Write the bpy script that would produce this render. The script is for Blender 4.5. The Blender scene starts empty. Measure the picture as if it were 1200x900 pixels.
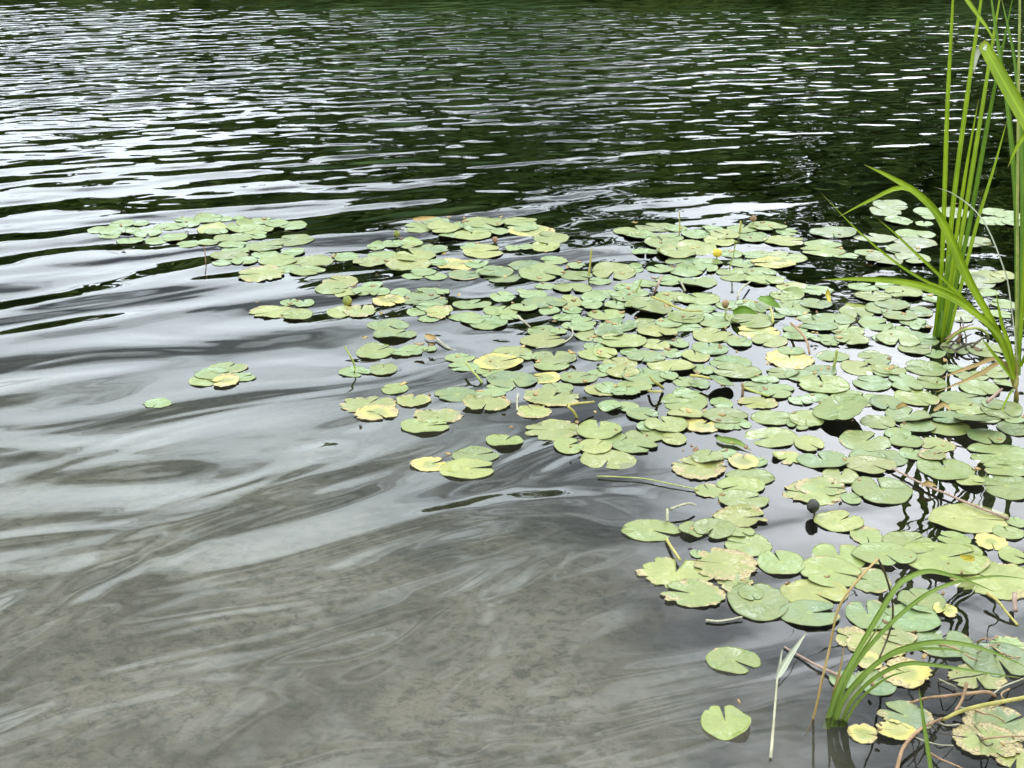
import bpy, math, random
from mathutils import Vector
SC = bpy.context.scene
COL = SC.collection
R = math.radians
PITCH, FPX, CAMH = R(22.1), 1600.0, 2.0
SP, CP = math.sin(PITCH), math.cos(PITCH)

# ------------------------------------------------------------------ helpers
def ray(px, py):
    u, v = (px - 600) / FPX, (450 - py) / FPX
    return u, CP + v * SP, -SP + v * CP
def at(px, py, z=0.0):                       # point of the plane at height z seen there
    dx, dy, dz = ray(px, py)
    t = (z - CAMH) / dz
    return Vector((dx * t, dy * t, z))
def at_y(px, py, y):                         # point at forward distance y
    dx, dy, dz = ray(px, py)
    t = y / dy
    return Vector((dx * t, y, CAMH + dz * t))
def pxm(py):                                 # pixels per metre across, at a row of the water
    return CP * (py - 450 + FPX * math.tan(PITCH)) / CAMH

def mesh_obj(name, verts, faces, mat, parent=None, smooth=True, loc=None, mat2=None, second=None):
    me = bpy.data.meshes.new(name)
    me.from_pydata([tuple(v) for v in verts], [], faces)
    me.update()
    if smooth:
        me.polygons.foreach_set('use_smooth', [True] * len(me.polygons))
    if mat: me.materials.append(mat)
    if mat2:
        me.materials.append(mat2)
        me.polygons.foreach_set('material_index', second)
    o = bpy.data.objects.new(name, me)
    COL.objects.link(o)
    if loc is not None: o.location = loc
    if parent is not None: o.parent = parent
    return o
def tag(o, label=None, cat=None, group=None, kind=None):
    if label: o['label'] = label
    if cat: o['category'] = cat
    if group: o['group'] = group
    if kind: o['kind'] = kind
    return o
def empty(name, loc):
    o = bpy.data.objects.new(name, None); COL.objects.link(o); o.location = loc
    o.empty_display_size = 0.05
    return o

def catmull(pts, n):
    """n points evenly along a smooth curve through pts (tuples of any length)"""
    P = [tuple(p) for p in pts]
    if len(P) == 2:
        return [tuple(a + (b - a) * i / (n - 1) for a, b in zip(*P)) for i in range(n)]
    P = [tuple(2 * a - b for a, b in zip(P[0], P[1]))] + P + [tuple(2 * a - b for a, b in zip(P[-1], P[-2]))]
    out = []
    m = len(P) - 3
    for i in range(n):
        t = i / (n - 1) * m
        k = min(int(t), m - 1); f = t - k
        a, b, c, d = P[k:k + 4]
        out.append(tuple(0.5 * (2 * y + (z - x) * f + (2 * x - 5 * y + 4 * z - w) * f * f + (3 * y - x - 3 * z + w) * f ** 3)
                         for x, y, z, w in zip(a, b, c, d)))
    return out

def tube(pts, radii, sides=7, bump=0.0, rng=None):
    """verts, faces of a closed tapering tube through pts"""
    V, F = [], []
    n = len(pts)
    up = Vector((0.13, 0.21, 0.97))
    for i, p in enumerate(pts):
        p = Vector(p)
        t = (Vector(pts[min(i + 1, n - 1)]) - Vector(pts[max(i - 1, 0)])).normalized()
        a = t.cross(up)
        if a.length < 1e-3: a = t.cross(Vector((1, 0, 0)))
        a.normalize(); b = t.cross(a)
        r = radii[i]
        for k in range(sides):
            an = 2 * math.pi * k / sides
            rr = r * (1 + (rng.uniform(-bump, bump) if rng else 0))
            V.append(p + a * math.cos(an) * rr + b * math.sin(an) * rr)
    for i in range(n - 1):
        for k in range(sides):
            k2 = (k + 1) % sides
            F.append((i * sides + k, i * sides + k2, (i + 1) * sides + k2, (i + 1) * sides + k))
    F.append(tuple(range(sides - 1, -1, -1)))
    F.append(tuple((n - 1) * sides + k for k in range(sides)))
    return V, F

def lin(*c):
    def f(v):
        v /= 255.0
        return v / 12.92 if v <= 0.04045 else ((v + 0.055) / 1.055) ** 2.4
    return tuple(f(v) for v in c) + (1.0,)

# ------------------------------------------------------------------ node helpers
class NT:
    def __init__(s, mat_or_world):
        mat_or_world.use_nodes = True
        s.t = mat_or_world.node_tree
        s.t.nodes.clear()
    def n(s, typ, **kw):
        nd = s.t.nodes.new(typ)
        for k, v in kw.items():
            if k.startswith('i_'):
                key = k[2:]
                key = int(key) if key.isdigit() else key.replace('__', ' ')
                s.put(nd.inputs[key], v)
            else: setattr(nd, k, v)
        return nd
    def put(s, sock, v):
        if hasattr(v, 'is_output') or isinstance(v, bpy.types.NodeSocket): s.t.links.new(v, sock)
        else: sock.default_value = v
    def math(s, op, a, b=None, c=None, clamp=False):
        nd = s.t.nodes.new('ShaderNodeMath'); nd.operation = op; nd.use_clamp = clamp
        for i, v in enumerate((a, b, c)):
            if v is not None: s.put(nd.inputs[i], v)
        return nd.outputs[0]
    def vmath(s, op, a, b=None):
        nd = s.t.nodes.new('ShaderNodeVectorMath'); nd.operation = op
        s.put(nd.inputs[0], a)
        if b is not None: s.put(nd.inputs[1], b)
        return nd.outputs['Value'] if op in ('DOT_PRODUCT', 'LENGTH', 'DISTANCE') else nd.outputs[0]
    def noise(s, vec, scale, detail=3.0, rough=0.5, dist=0.0, col=False):
        nd = s.t.nodes.new('ShaderNodeTexNoise')
        s.put(nd.inputs['Vector'], vec)
        nd.inputs['Scale'].default_value = scale; nd.inputs['Detail'].default_value = detail
        nd.inputs['Roughness'].default_value = rough; nd.inputs['Distortion'].default_value = dist
        return nd.outputs['Color' if col else 'Fac']
    def ramp(s, v, a, b, lo=0.0, hi=1.0, smooth=True):
        nd = s.t.nodes.new('ShaderNodeMapRange')
        nd.interpolation_type = 'SMOOTHSTEP' if smooth else 'LINEAR'
        s.put(nd.inputs[0], v)
        for i, x in zip((1, 2, 3, 4), (a, b, lo, hi)): s.put(nd.inputs[i], x)
        return nd.outputs[0]
    def mix(s, f, a, b, mode='MIX'):
        nd = s.t.nodes.new('ShaderNodeMix'); nd.data_type = 'RGBA'; nd.blend_type = mode
        nd.clamp_factor = True
        s.put(nd.inputs[0], f); s.put(nd.inputs[6], a); s.put(nd.inputs[7], b)
        return nd.outputs[2]
    def out(s, surf=None, vol=None):
        o = s.t.nodes.new('ShaderNodeOutputMaterial')
        if surf is not None: s.t.links.new(surf, o.inputs['Surface'])
        if vol is not None: s.t.links.new(vol, o.inputs['Volume'])

# ------------------------------------------------------------------ materials
def mat_pad():
    m = bpy.data.materials.new('lily_pad_leaf'); N = NT(m)
    tc = N.n('ShaderNodeTexCoord'); oi = N.n('ShaderNodeObjectInfo')
    at_y_ = N.n('ShaderNodeAttribute', attribute_type='OBJECT', attribute_name='yellowing').outputs['Fac']
    at_r = N.n('ShaderNodeAttribute', attribute_type='OBJECT', attribute_name='decay').outputs['Fac']
    geo = N.n('ShaderNodeNewGeometry')
    rnd = oi.outputs['Random']
    off = N.n('ShaderNodeCombineXYZ', i_0=N.math('MULTIPLY', rnd, 37.0), i_1=N.math('MULTIPLY', rnd, 91.0), i_2=0.0).outputs[0]
    v = N.vmath('ADD', tc.outputs['Object'], off)
    g = N.n('ShaderNodeSeparateXYZ', i_0=tc.outputs['Object'])
    x, y = g.outputs[0], g.outputs[1]
    rad = N.math('SQRT', N.math('ADD', N.math('MULTIPLY', x, x), N.math('MULTIPLY', y, y)))
    size = N.n('ShaderNodeAttribute', attribute_type='OBJECT', attribute_name='leaf_radius').outputs['Fac']
    rr = N.math('DIVIDE', rad, N.math('MAXIMUM', size, 0.02))
    ang = N.math('ARCTAN2', y, x)
    big = N.noise(v, 9.0, 3.0, 0.55)
    mid = N.noise(v, 32.0, 4.0, 0.6)
    fine = N.noise(v, 150.0, 3.0, 0.6)
    # veins fan out from the notch
    w = N.math('ADD', N.math('MULTIPLY', ang, 8.0), N.math('MULTIPLY', N.math('SUBTRACT', mid, 0.5), 1.6))
    vein = N.math('POWER', N.math('ABSOLUTE', N.math('COSINE', w)), 14.0)
    vein = N.math('MULTIPLY', vein, N.ramp(rr, 0.02, 0.25, 0.55, 1.0))
    vein = N.math('MULTIPLY', vein, N.ramp(rr, 0.98, 0.6, 0.0, 1.0))
    hub = N.ramp(rr, 0.16, 0.02)
    base = oi.outputs['Color']
    c = N.mix(N.ramp(big, 0.42, 0.66, 0.0, 0.62), base, (0.18, 0.20, 0.06, 1))
    c = N.mix(N.ramp(mid, 0.54, 0.70, 0.0, 0.40), c, (0.10, 0.165, 0.075, 1))
    c = N.mix(N.math('MULTIPLY', N.ramp(fine, 0.50, 0.72), 0.30), c, (0.25, 0.27, 0.14, 1))
    c = N.mix(N.math('MULTIPLY', vein, 0.13), c, (0.30, 0.34, 0.15, 1))
    c = N.mix(N.math('MULTIPLY', hub, 0.35), c, (0.36, 0.40, 0.10, 1))
    # yellowing spreads from the rim
    yl = N.math('ADD', N.math('MULTIPLY', rr, 0.55), N.math('MULTIPLY', big, 0.9))
    yf = N.ramp(N.math('ADD', yl, at_y_), 1.15, 1.5)
    c = N.mix(N.math('MULTIPLY', yf, 0.9), c, (0.50, 0.40, 0.10, 1))
    # decay: papery brown and pink blotches, small holes' dark specks
    rot_n = N.noise(v, 17.0, 2.5, 0.6, 0.8)
    dl = N.math('ADD', N.math('MULTIPLY', rr, 0.45), N.math('MULTIPLY', rot_n, 0.9))
    df = N.ramp(N.math('ADD', dl, N.math('MULTIPLY', at_r, 0.45)), 1.02, 1.16)
    dc = N.mix(N.ramp(fine, 0.4, 0.62), (0.42, 0.33, 0.15, 1), (0.16, 0.10, 0.05, 1))
    c = N.mix(N.math('MULTIPLY', df, 0.85), c, dc)
    speck = N.ramp(N.noise(v, 85.0, 1.0, 0.5), 0.735, 0.77)
    c = N.mix(N.math('MULTIPLY', speck, 0.8), c, (0.055, 0.045, 0.022, 1))
    # reddish underside
    c = N.mix(geo.outputs['Backfacing'], c, c)
    h = N.math('ADD', N.math('MULTIPLY', vein, 0.0005), N.math('ADD', N.math('MULTIPLY', big, 0.020), N.math('MULTIPLY', mid, 0.0025)))
    bm = N.n('ShaderNodeBump', i_Strength=0.8, i_Distance=1.0, i_Height=h)
    p = N.n('ShaderNodeBsdfPrincipled', i_Base__Color=c, i_Roughness=N.ramp(big, 0.32, 0.6, 0.20, 0.52), i_Normal=bm.outputs[0])
    p.inputs['Specular IOR Level'].default_value = 0.5
    N.out(p.outputs[0])
    return m

def mat_leaf(name, col_a, col_b, transl=0.35, rough=0.42, streak=260.0):
    m = bpy.data.materials.new(name); N = NT(m)
    tc = N.n('ShaderNodeTexCoord')
    uv = N.n('ShaderNodeUVMap').outputs[0]
    s = N.n('ShaderNodeSeparateXYZ', i_0=uv)
    n1 = N.noise(tc.outputs['Object'], 7.0, 3.0, 0.6)
    lines = N.noise(N.n('ShaderNodeCombineXYZ', i_0=N.math('MULTIPLY', s.outputs[0], 22.0), i_1=N.math('MULTIPLY', s.outputs[1], 1.5), i_2=0.0).outputs[0], 1.0, 2.0, 0.6)
    c = N.mix(N.ramp(n1, 0.35, 0.65), col_a, col_b)
    c = N.mix(N.ramp(lines, 0.4, 0.62, 0.0, 0.45), c, tuple(0.55 * v for v in col_a[:3]) + (1,))
    # midrib and dry tip
    mid = N.ramp(N.math('ABSOLUTE', N.math('SUBTRACT', s.outputs[0], 0.5)), 0.10, 0.02)
    c = N.mix(N.math('MULTIPLY', mid, 0.4), c, tuple(min(1, 1.6 * v) for v in col_b[:3]) + (1,))
    c = N.mix(N.ramp(s.outputs[1], 0.93, 1.0, 0.0, 0.8), c, (0.38, 0.27, 0.09, 1))
    bm = N.n('ShaderNodeBump', i_Strength=0.5, i_Distance=0.002, i_Height=lines)
    p = N.n('ShaderNodeBsdfPrincipled', i_Base__Color=c, i_Roughness=rough, i_Normal=bm.outputs[0])
    t = N.n('ShaderNodeBsdfTranslucent', i_Color=N.mix(0.5, c, col_b, 'MIX'))
    mx = N.n('ShaderNodeMixShader', i_0=transl)
    N.t.links.new(p.outputs[0], mx.inputs[1]); N.t.links.new(t.outputs[0], mx.inputs[2])
    N.out(mx.outputs[0])
    return m

def mat_stalk(name, col_a, col_b, scale=60.0, rough=0.55, dark=(0.05, 0.03, 0.02, 1), spots=0.3):
    m = bpy.data.materials.new(name); N = NT(m)
    tc = N.n('ShaderNodeTexCoord')
    n1 = N.noise(tc.outputs['Object'], scale * 0.4, 4.0, 0.6)
    n2 = N.noise(tc.outputs['Object'], scale * 2.2, 3.0, 0.6)
    c = N.mix(N.ramp(n1, 0.35, 0.65), col_a, col_b)
    c = N.mix(N.math('MULTIPLY', N.ramp(n2, 0.56, 0.70), spots), c, dark)
    bm = N.n('ShaderNodeBump', i_Strength=0.7, i_Distance=0.004, i_Height=n2)
    p = N.n('ShaderNodeBsdfPrincipled', i_Base__Color=c, i_Roughness=rough, i_Normal=bm.outputs[0])
    N.out(p.outputs[0])
    return m

PAD = mat_pad()
UNDER = mat_stalk('lily_pad_underside', (0.055, 0.055, 0.02, 1), (0.09, 0.08, 0.03, 1), 20, 0.5)
REED = mat_leaf('reed_leaf_green', (0.29, 0.41, 0.016, 1), (0.43, 0.56, 0.030, 1), 0.48)
REED_DK = mat_leaf('reed_leaf_deep_green', (0.13, 0.25, 0.015, 1), (0.20, 0.34, 0.025, 1), 0.4)
SEDGE = mat_leaf('sedge_leaf_green', (0.29, 0.41, 0.08, 1), (0.40, 0.52, 0.13, 1), 0.5)
DRY = mat_leaf('dry_leaf', (0.42, 0.30, 0.10, 1), (0.55, 0.36, 0.14, 1), 0.2)
PALE = mat_leaf('pale_dead_leaf', (0.50, 0.52, 0.38, 1), (0.62, 0.62, 0.48, 1), 0.2)
YELLOW = mat_leaf('yellow_leaf', (0.50, 0.40, 0.03, 1), (0.62, 0.50, 0.06, 1), 0.25)
ST_GREEN = mat_stalk('green_stalk', (0.22, 0.27, 0.05, 1), (0.34, 0.35, 0.09, 1))
ST_YEL = mat_stalk('yellow_stalk', (0.30, 0.27, 0.06, 1), (0.40, 0.34, 0.09, 1))
ST_PALE = mat_stalk('pale_stalk', (0.27, 0.25, 0.15, 1), (0.40, 0.37, 0.26, 1))
ST_BROWN = mat_stalk('brown_stalk', (0.20, 0.11, 0.05, 1), (0.34, 0.21, 0.11, 1))
ST_DARK = mat_stalk('dark_stalk', (0.025, 0.018, 0.010, 1), (0.07, 0.045, 0.02, 1))
ST_PINK = mat_stalk('pinkish_stalk', (0.24, 0.15, 0.11, 1), (0.36, 0.25, 0.18, 1))
SHEATH = mat_stalk('brown_sheath', (0.26, 0.17, 0.035, 1), (0.22, 0.26, 0.04, 1), 30)
BUD = mat_stalk('bud_green', (0.14, 0.17, 0.025, 1), (0.30, 0.28, 0.04, 1), 90)
POD = mat_stalk('seed_pod_dark', (0.012, 0.012, 0.009, 1), (0.035, 0.03, 0.02, 1), 90, 0.45)
PETAL = mat_stalk('yellow_petal', (0.62, 0.42, 0.03, 1), (0.70, 0.52, 0.06, 1), 50)

# ------------------------------------------------------------------ lily pads: traced outlines, tile by tile
# each tile: origin in the photo and magnification; each pad: x y width height kind
# kinds: g green, b bluish, y yellow-green, Y yellow, w green paled by painted sky glare, d dark; then r ragged, n<deg> notch direction
TILES = [
((80, 240, 6.667), """230 190 150 70 y;420 140 180 55 g;570 140 120 50 g;350 200 200 60 y;320 240 160 34 g;490 200 140 60 g;620 215 200 70 g;690 275 170 80 y;830 250 180 80 y;480 275 200 38 Y;790 165 220 50 g;920 110 170 36 Y;940 150 160 42 g;940 300 170 50 y;1090 290 180 40 g;1100 105 200 60 y;1120 180 220 80 y"""),
((240, 240, 6.667), """290 170 230 70 g;420 190 220 80 g;450 120 180 50 y;560 140 170 70 g;690 155 210 60 g;270 95 90 30 Yr;130 105 170 40 g;90 205 180 40 b;230 250 290 55 g;420 245 110 40 g;690 270 300 80 g;220 308 210 36 Y;240 350 210 52 g;470 320 280 70 g;690 365 170 60 b;190 390 280 56 g;470 380 200 54 y;140 445 160 44 y;310 435 200 54 y;570 430 280 80 g;840 435 310 70 g;650 490 170 60 g;800 510 270 64 g;440 535 320 110 yr;1100 400 200 60 g;1060 590 270 80 y;990 650 250 76 g;1120 680 200 84 y;530 830 340 84 yr;660 755 130 50 g;780 765 140 66 y;720 850 240 80 g;1060 830 200 100 y"""),
((400, 240, 6.667), """600 170 230 80 g;740 130 200 66 y;800 180 240 84 y;830 235 130 50 y;1020 230 290 75 y;930 150 130 44 g;1080 185 240 50 b;270 320 140 80 y;400 300 160 70 y;530 300 200 86 g;680 345 300 64 b;330 390 240 54 b;230 440 260 64 y;570 395 320 80 y;520 460 340 80 y;760 445 150 60 y;900 455 320 76 Yr;1010 325 150 60 g;1110 360 300 96 y;1060 460 180 54 b;960 540 240 76 b;1130 520 150 74 b;640 520 180 54 Yr;560 552 160 44 Yr;740 555 170 50 y;240 630 160 60 y;170 670 160 80 y;300 680 150 54 y;460 680 160 66 g;370 745 230 78 Yr;640 700 260 78 b;680 665 180 44 Yr;660 745 330 74 b;790 680 100 44 yr;690 790 200 60 g;590 830 150 70 g;760 840 200 80 yr;680 885 160 44 Yr;1020 770 280 64 b;980 870 260 54 y;150 825 220 110 yr"""),
((560, 240, 6.667), """40 135 320 70 g;330 125 260 60 g;350 170 230 66 y;420 197 350 54 Y;170 205 140 56 b;570 255 250 80 y;530 320 220 78 y;270 330 120 50 Yr;380 325 120 42 y;140 520 260 80 b;190 565 280 64 b;380 470 260 80 b;500 525 330 130 g;770 545 240 70 g;950 590 170 50 g;1060 515 330 118 y;600 428 200 50 Yr;770 470 130 56 Yr;530 630 160 40 Yr;740 645 290 66 g;420 690 230 60 g;190 710 190 70 y;520 760 330 80 b;710 750 220 88 y;900 720 180 76 b;1010 690 240 56 g;1140 640 150 50 Yr;1130 720 150 60 g;180 820 260 80 g;360 800 200 56 g;560 820 160 60 y;740 820 150 50 y;700 870 220 50 g;890 780 160 60 g;1000 850 270 80 g;1080 780 180 54 g"""),
((720, 240, 6.667), """330 170 320 54 g;130 205 260 60 g;210 235 260 46 g;480 180 170 46 g;370 290 250 100 g;440 250 180 54 y;640 225 220 62 g;770 190 160 54 g;860 230 210 84 y;640 330 290 100 y;480 370 290 88 y;240 365 200 54 y;820 280 230 70 y;1000 180 220 56 b;1080 250 220 80 b;1150 160 130 60 g;910 375 170 62 b;1110 390 210 54 g;550 440 280 78 b;730 450 220 62 g;360 495 200 60 g;560 520 240 64 g;720 490 170 66 y;150 495 150 60 g;960 540 310 96 g;1000 450 200 54 b;1110 520 200 62 g;1130 450 160 52 Y;1150 590 150 68 g;650 600 290 90 b n110;430 590 220 64 y;240 610 180 54 g;110 640 180 54 g;150 690 220 62 y;450 710 260 70 g;660 730 320 86 g;60 720 180 62 g;270 790 350 130 g;680 808 220 50 Yr;900 780 200 62 g;1040 770 180 60 g;560 860 280 60 g;800 870 250 60 b;1080 820 200 62 d;1150 780 160 60 g"""),
((880, 220, 6.667), """130 300 280 62 g;280 340 160 60 g;260 410 310 70 y;560 435 270 56 g;640 345 330 84 w;970 385 310 64 w;560 490 330 70 g;740 525 190 44 g;910 500 190 44 Y;1040 555 260 80 w;1140 480 160 56 w;1090 130 260 78 w;1050 180 230 76 w;1150 250 200 76 w;120 520 240 62 g;270 545 320 64 g;170 590 330 54 Y;80 660 220 68 g;110 720 290 64 g;330 770 250 64 y;520 800 230 62 yr;280 835 250 70 g;880 770 230 62 w;950 840 260 78 g;1140 820 170 62 g;1050 760 150 56 w;330 890 200 50 g;1080 885 220 54 b"""),
((1020, 220, 6.667), """430 180 170 72 w;420 275 130 36 w;660 190 250 96 w;470 215 170 54 w;980 185 240 56 w;1090 215 220 66 w;960 255 240 62 w;1120 270 170 62 w;350 355 290 50 w;350 425 320 74 w;260 475 250 64 w;330 550 250 80 w;760 412 360 74 w;870 690 310 110 y;1040 680 180 90 y;820 740 290 80 w;260 820 280 74 g;900 810 200 54 w;480 860 150 50 g"""),
((380, 350, 6.667), """500 200 310 74 b;550 275 310 84 g;400 400 280 130 g n35;700 385 190 56 Yr;640 415 220 46 gr;820 385 110 40 Yr;240 565 230 60 gr;460 545 210 84 g;550 695 200 80 g;690 785 260 88 yr;340 815 390 124 yr n60;400 885 330 56 Yr;1060 455 220 64 y;1090 525 230 64 y;1040 740 340 92 b"""),
((540, 350, 6.667), """215 180 280 104 b;90 160 180 70 y;380 145 150 40 Yr;790 145 150 46 g;960 180 180 80 b;850 205 120 50 b;940 220 190 56 b;650 245 250 80 g;765 250 120 44 g;640 325 340 88 y;400 410 300 80 y;290 490 370 110 Y;230 560 210 84 g;730 450 330 100 g n90;520 445 120 52 g;710 520 260 72 g;1050 285 290 88 g;1040 365 150 54 b;1060 430 280 78 g;1150 330 150 60 g;400 630 380 110 b;300 690 200 62 g;660 610 230 80 Y;920 610 270 90 g;760 690 230 70 g;720 765 400 106 yr;1080 570 160 56 Yr;1110 700 250 90 yr;1150 540 150 70 g;240 735 210 64 g;200 815 330 106 yr;570 870 250 96 yr;1150 210 140 60 g"""),
((700, 350, 6.667), """180 200 240 90 b;90 265 210 78 b;380 190 200 80 g;470 250 290 80 y;560 190 200 70 g;690 155 260 70 g;690 215 240 58 y;920 190 220 62 y;1110 150 200 80 g;880 280 260 104 y;1010 290 180 96 y;200 330 340 104 g;460 350 220 70 y;640 350 140 60 y;880 380 260 100 b;1110 340 180 70 y;270 410 160 54 Yr;380 445 290 88 b;590 420 150 62 g;770 440 210 96 y;60 420 180 86 y;180 500 260 88 y;200 570 240 78 y;580 520 360 98 y;370 600 330 120 b;560 600 130 60 Yr;290 680 260 88 g;80 690 180 76 yr;220 732 200 50 Yr;1040 490 320 82 b;830 550 160 80 yr;1090 565 370 100 g n160;680 640 160 90 yr;970 690 190 100 bu;800 660 150 70 Yr;680 800 340 134 g;700 740 200 60 yr;970 810 170 88 b n200;100 830 180 84 g;230 840 180 72 g;350 880 220 60 g"""),
((860, 340, 6.667), """450 140 260 110 b;640 105 240 72 b;150 240 310 108 g;330 190 130 62 b;600 210 200 56 Yr;780 220 320 80 b;960 165 250 88 g;1130 140 200 92 b;660 275 290 66 b;880 300 260 90 g;1110 260 240 90 b;480 300 180 56 g;500 350 220 62 g;200 320 320 52 Yr;280 390 260 88 y;700 370 200 56 Y;750 400 130 54 Yr;920 380 240 90 g;1150 370 120 66 g;440 530 340 130 Yr;450 470 200 60 y;770 510 240 76 b;1100 520 240 116 g;970 600 240 112 y;380 640 250 74 g;530 665 240 88 b;680 620 240 80 b;700 730 380 134 g n95;1080 720 280 108 b;190 745 260 80 b;365 765 200 62 b;240 692 200 46 Yr;950 840 360 110 g;650 830 200 60 b;330 810 220 54 y;1160 640 130 60 g;190 870 280 84 yr;520 855 180 60 Yr"""),
((1020, 340, 6.667), """170 110 260 80 b;380 160 200 84 b;230 200 250 66 g;330 240 200 64 y;390 280 150 56 Yr;200 310 210 72 g;220 380 320 108 g;400 370 250 100 b;350 450 250 88 g;500 490 170 60 b;660 450 200 84 g;900 460 290 104 g;430 600 310 106 g;470 715 230 92 g;150 620 240 76 g;250 690 190 76 g;290 750 230 62 y;360 830 320 124 g;730 840 350 106 b;850 760 290 110 g;790 660 250 76 g;980 640 200 88 g;1040 720 150 72 g;100 870 220 70 b;650 610 160 58 g;690 200 200 80 w;1040 100 200 66 w;1010 180 170 60 w"""),
((440, 460, 6.667), """480 175 360 108 yr;390 255 360 96 g n10;1010 370 280 100 g n62;780 480 340 88 g n20;720 590 420 136 y;430 550 290 96 Yr"""),
((600, 460, 6.667), """310 285 400 136 yr;680 285 330 146 g n88;740 340 280 76 g;440 410 220 124 g n30;650 420 250 104 y;750 515 410 96 y;960 410 330 106 g;1040 325 300 98 g;1050 260 150 70 g;1020 165 240 84 b"""),
((760, 460, 6.667), """140 250 320 116 y;420 245 260 104 Yr;600 255 150 60 Yr;200 355 190 88 y;290 160 270 66 y;600 180 340 90 g;970 190 320 104 g;700 245 200 60 b;960 340 380 144 g n200;1170 240 170 104 b;390 570 390 170 yr n150;460 500 230 104 g;620 470 160 66 gr;740 530 210 110 Yr;850 530 140 84 Yr;790 650 360 118 g n190;720 720 360 106 g;480 760 210 98 gr;740 835 370 120 g n25;1090 500 220 92 yr"""),
((900, 450, 6.667), """300 270 250 180 g;560 235 400 190 gu n95;860 290 260 92 g;760 440 380 146 g;320 460 220 150 y;430 590 370 126 b;780 560 260 108 b;970 570 220 120 b;800 630 380 120 y;570 710 270 116 y n75;890 820 440 200 g n92;420 800 370 96 gr;340 850 430 100 gr;650 885 150 90 g;1080 440 250 98 g;1010 380 200 70 g;1120 540 180 84 y;930 150 250 84 b;1120 330 160 66 b"""),
((1040, 450, 7.5), """180 270 370 142 b;270 375 290 80 b;520 370 380 140 g;780 360 370 160 bu;870 460 310 126 b;700 210 330 104 g;850 270 260 120 g;600 260 150 66 b;550 300 330 76 b;1000 230 330 136 g;930 180 200 86 y;1110 380 280 118 b;1130 310 200 60 b;440 530 270 116 yr;400 620 240 84 yr;510 735 460 186 g n88;980 610 540 150 g n170;1040 740 370 124 g"""),
((1000, 550, 6.0), """820 335 530 190 y;1080 110 330 190 g;830 80 190 90 y;100 460 210 130 gr;390 510 330 146 g;710 480 210 96 g;640 625 580 160 g n20;800 570 200 84 g;970 500 200 104 Yr;1090 440 200 84 g;1120 600 180 110 g;220 600 410 156 g;1000 770 540 240 yr;110 770 280 150 gr;1150 370 130 66 y"""),
((840, 560, 6.0), """170 270 350 124 yr n5;220 460 310 150 g;170 375 190 70 g;450 590 320 160 g n100;860 300 330 126 y;860 545 360 176 g;800 660 390 190 g;680 800 450 165 y"""),
((720, 580, 6.0), """260 240 390 130 g;560 240 200 104 g;700 235 270 130 g;430 540 480 190 yr;545 690 400 170 gr;770 480 420 190 yr;580 405 90 64 g;850 605 230 130 yr;1010 740 410 236 g n95;960 690 160 110 g"""),
((800, 680, 4.285), """640 165 290 110 b n8;255 395 250 126 g n315;215 705 235 158 g n90"""),
((960, 660, 5.0), """600 215 250 140 g;290 300 250 160 b n88;540 320 310 150 b;740 270 120 96 Yr;190 430 180 120 yr;340 470 310 150 yr;735 460 330 160 b n75;1050 560 400 190 b;920 660 300 90 yr;330 690 220 140 b;140 680 150 90 b;510 640 270 150 Yr;1120 480 200 120 gr;290 570 140 96 Yr;470 430 180 80 yr"""),
((940, 720, 4.615), """560 540 260 140 br n140;510 625 200 96 Yr;335 635 160 90 Yr;1080 590 350 190 br n30;1000 680 320 180 yr;1160 770 200 110 yr"""),
]
TILES.append(((0, 200, 3.0), "800 690 130 36 g;722 732 112 40 g;748 712 120 34 b;792 738 84 40 Yr;850 722 90 18 Yr;553 814 92 28 yr"))
COLOURS = {'g': (0.160, 0.196, 0.048), 'b': (0.118, 0.172, 0.062), 'y': (0.218, 0.228, 0.055), 'Y': (0.25, 0.245, 0.062),
           'w': (0.165, 0.195, 0.105), 'd': (0.035, 0.085, 0.02)}  # w: the green with sky glare worked into its colour
HUE = {'g': 'green', 'b': 'bluish green', 'y': 'yellow-green', 'Y': 'yellow', 'w': 'whitish', 'd': 'dark green'}

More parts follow.
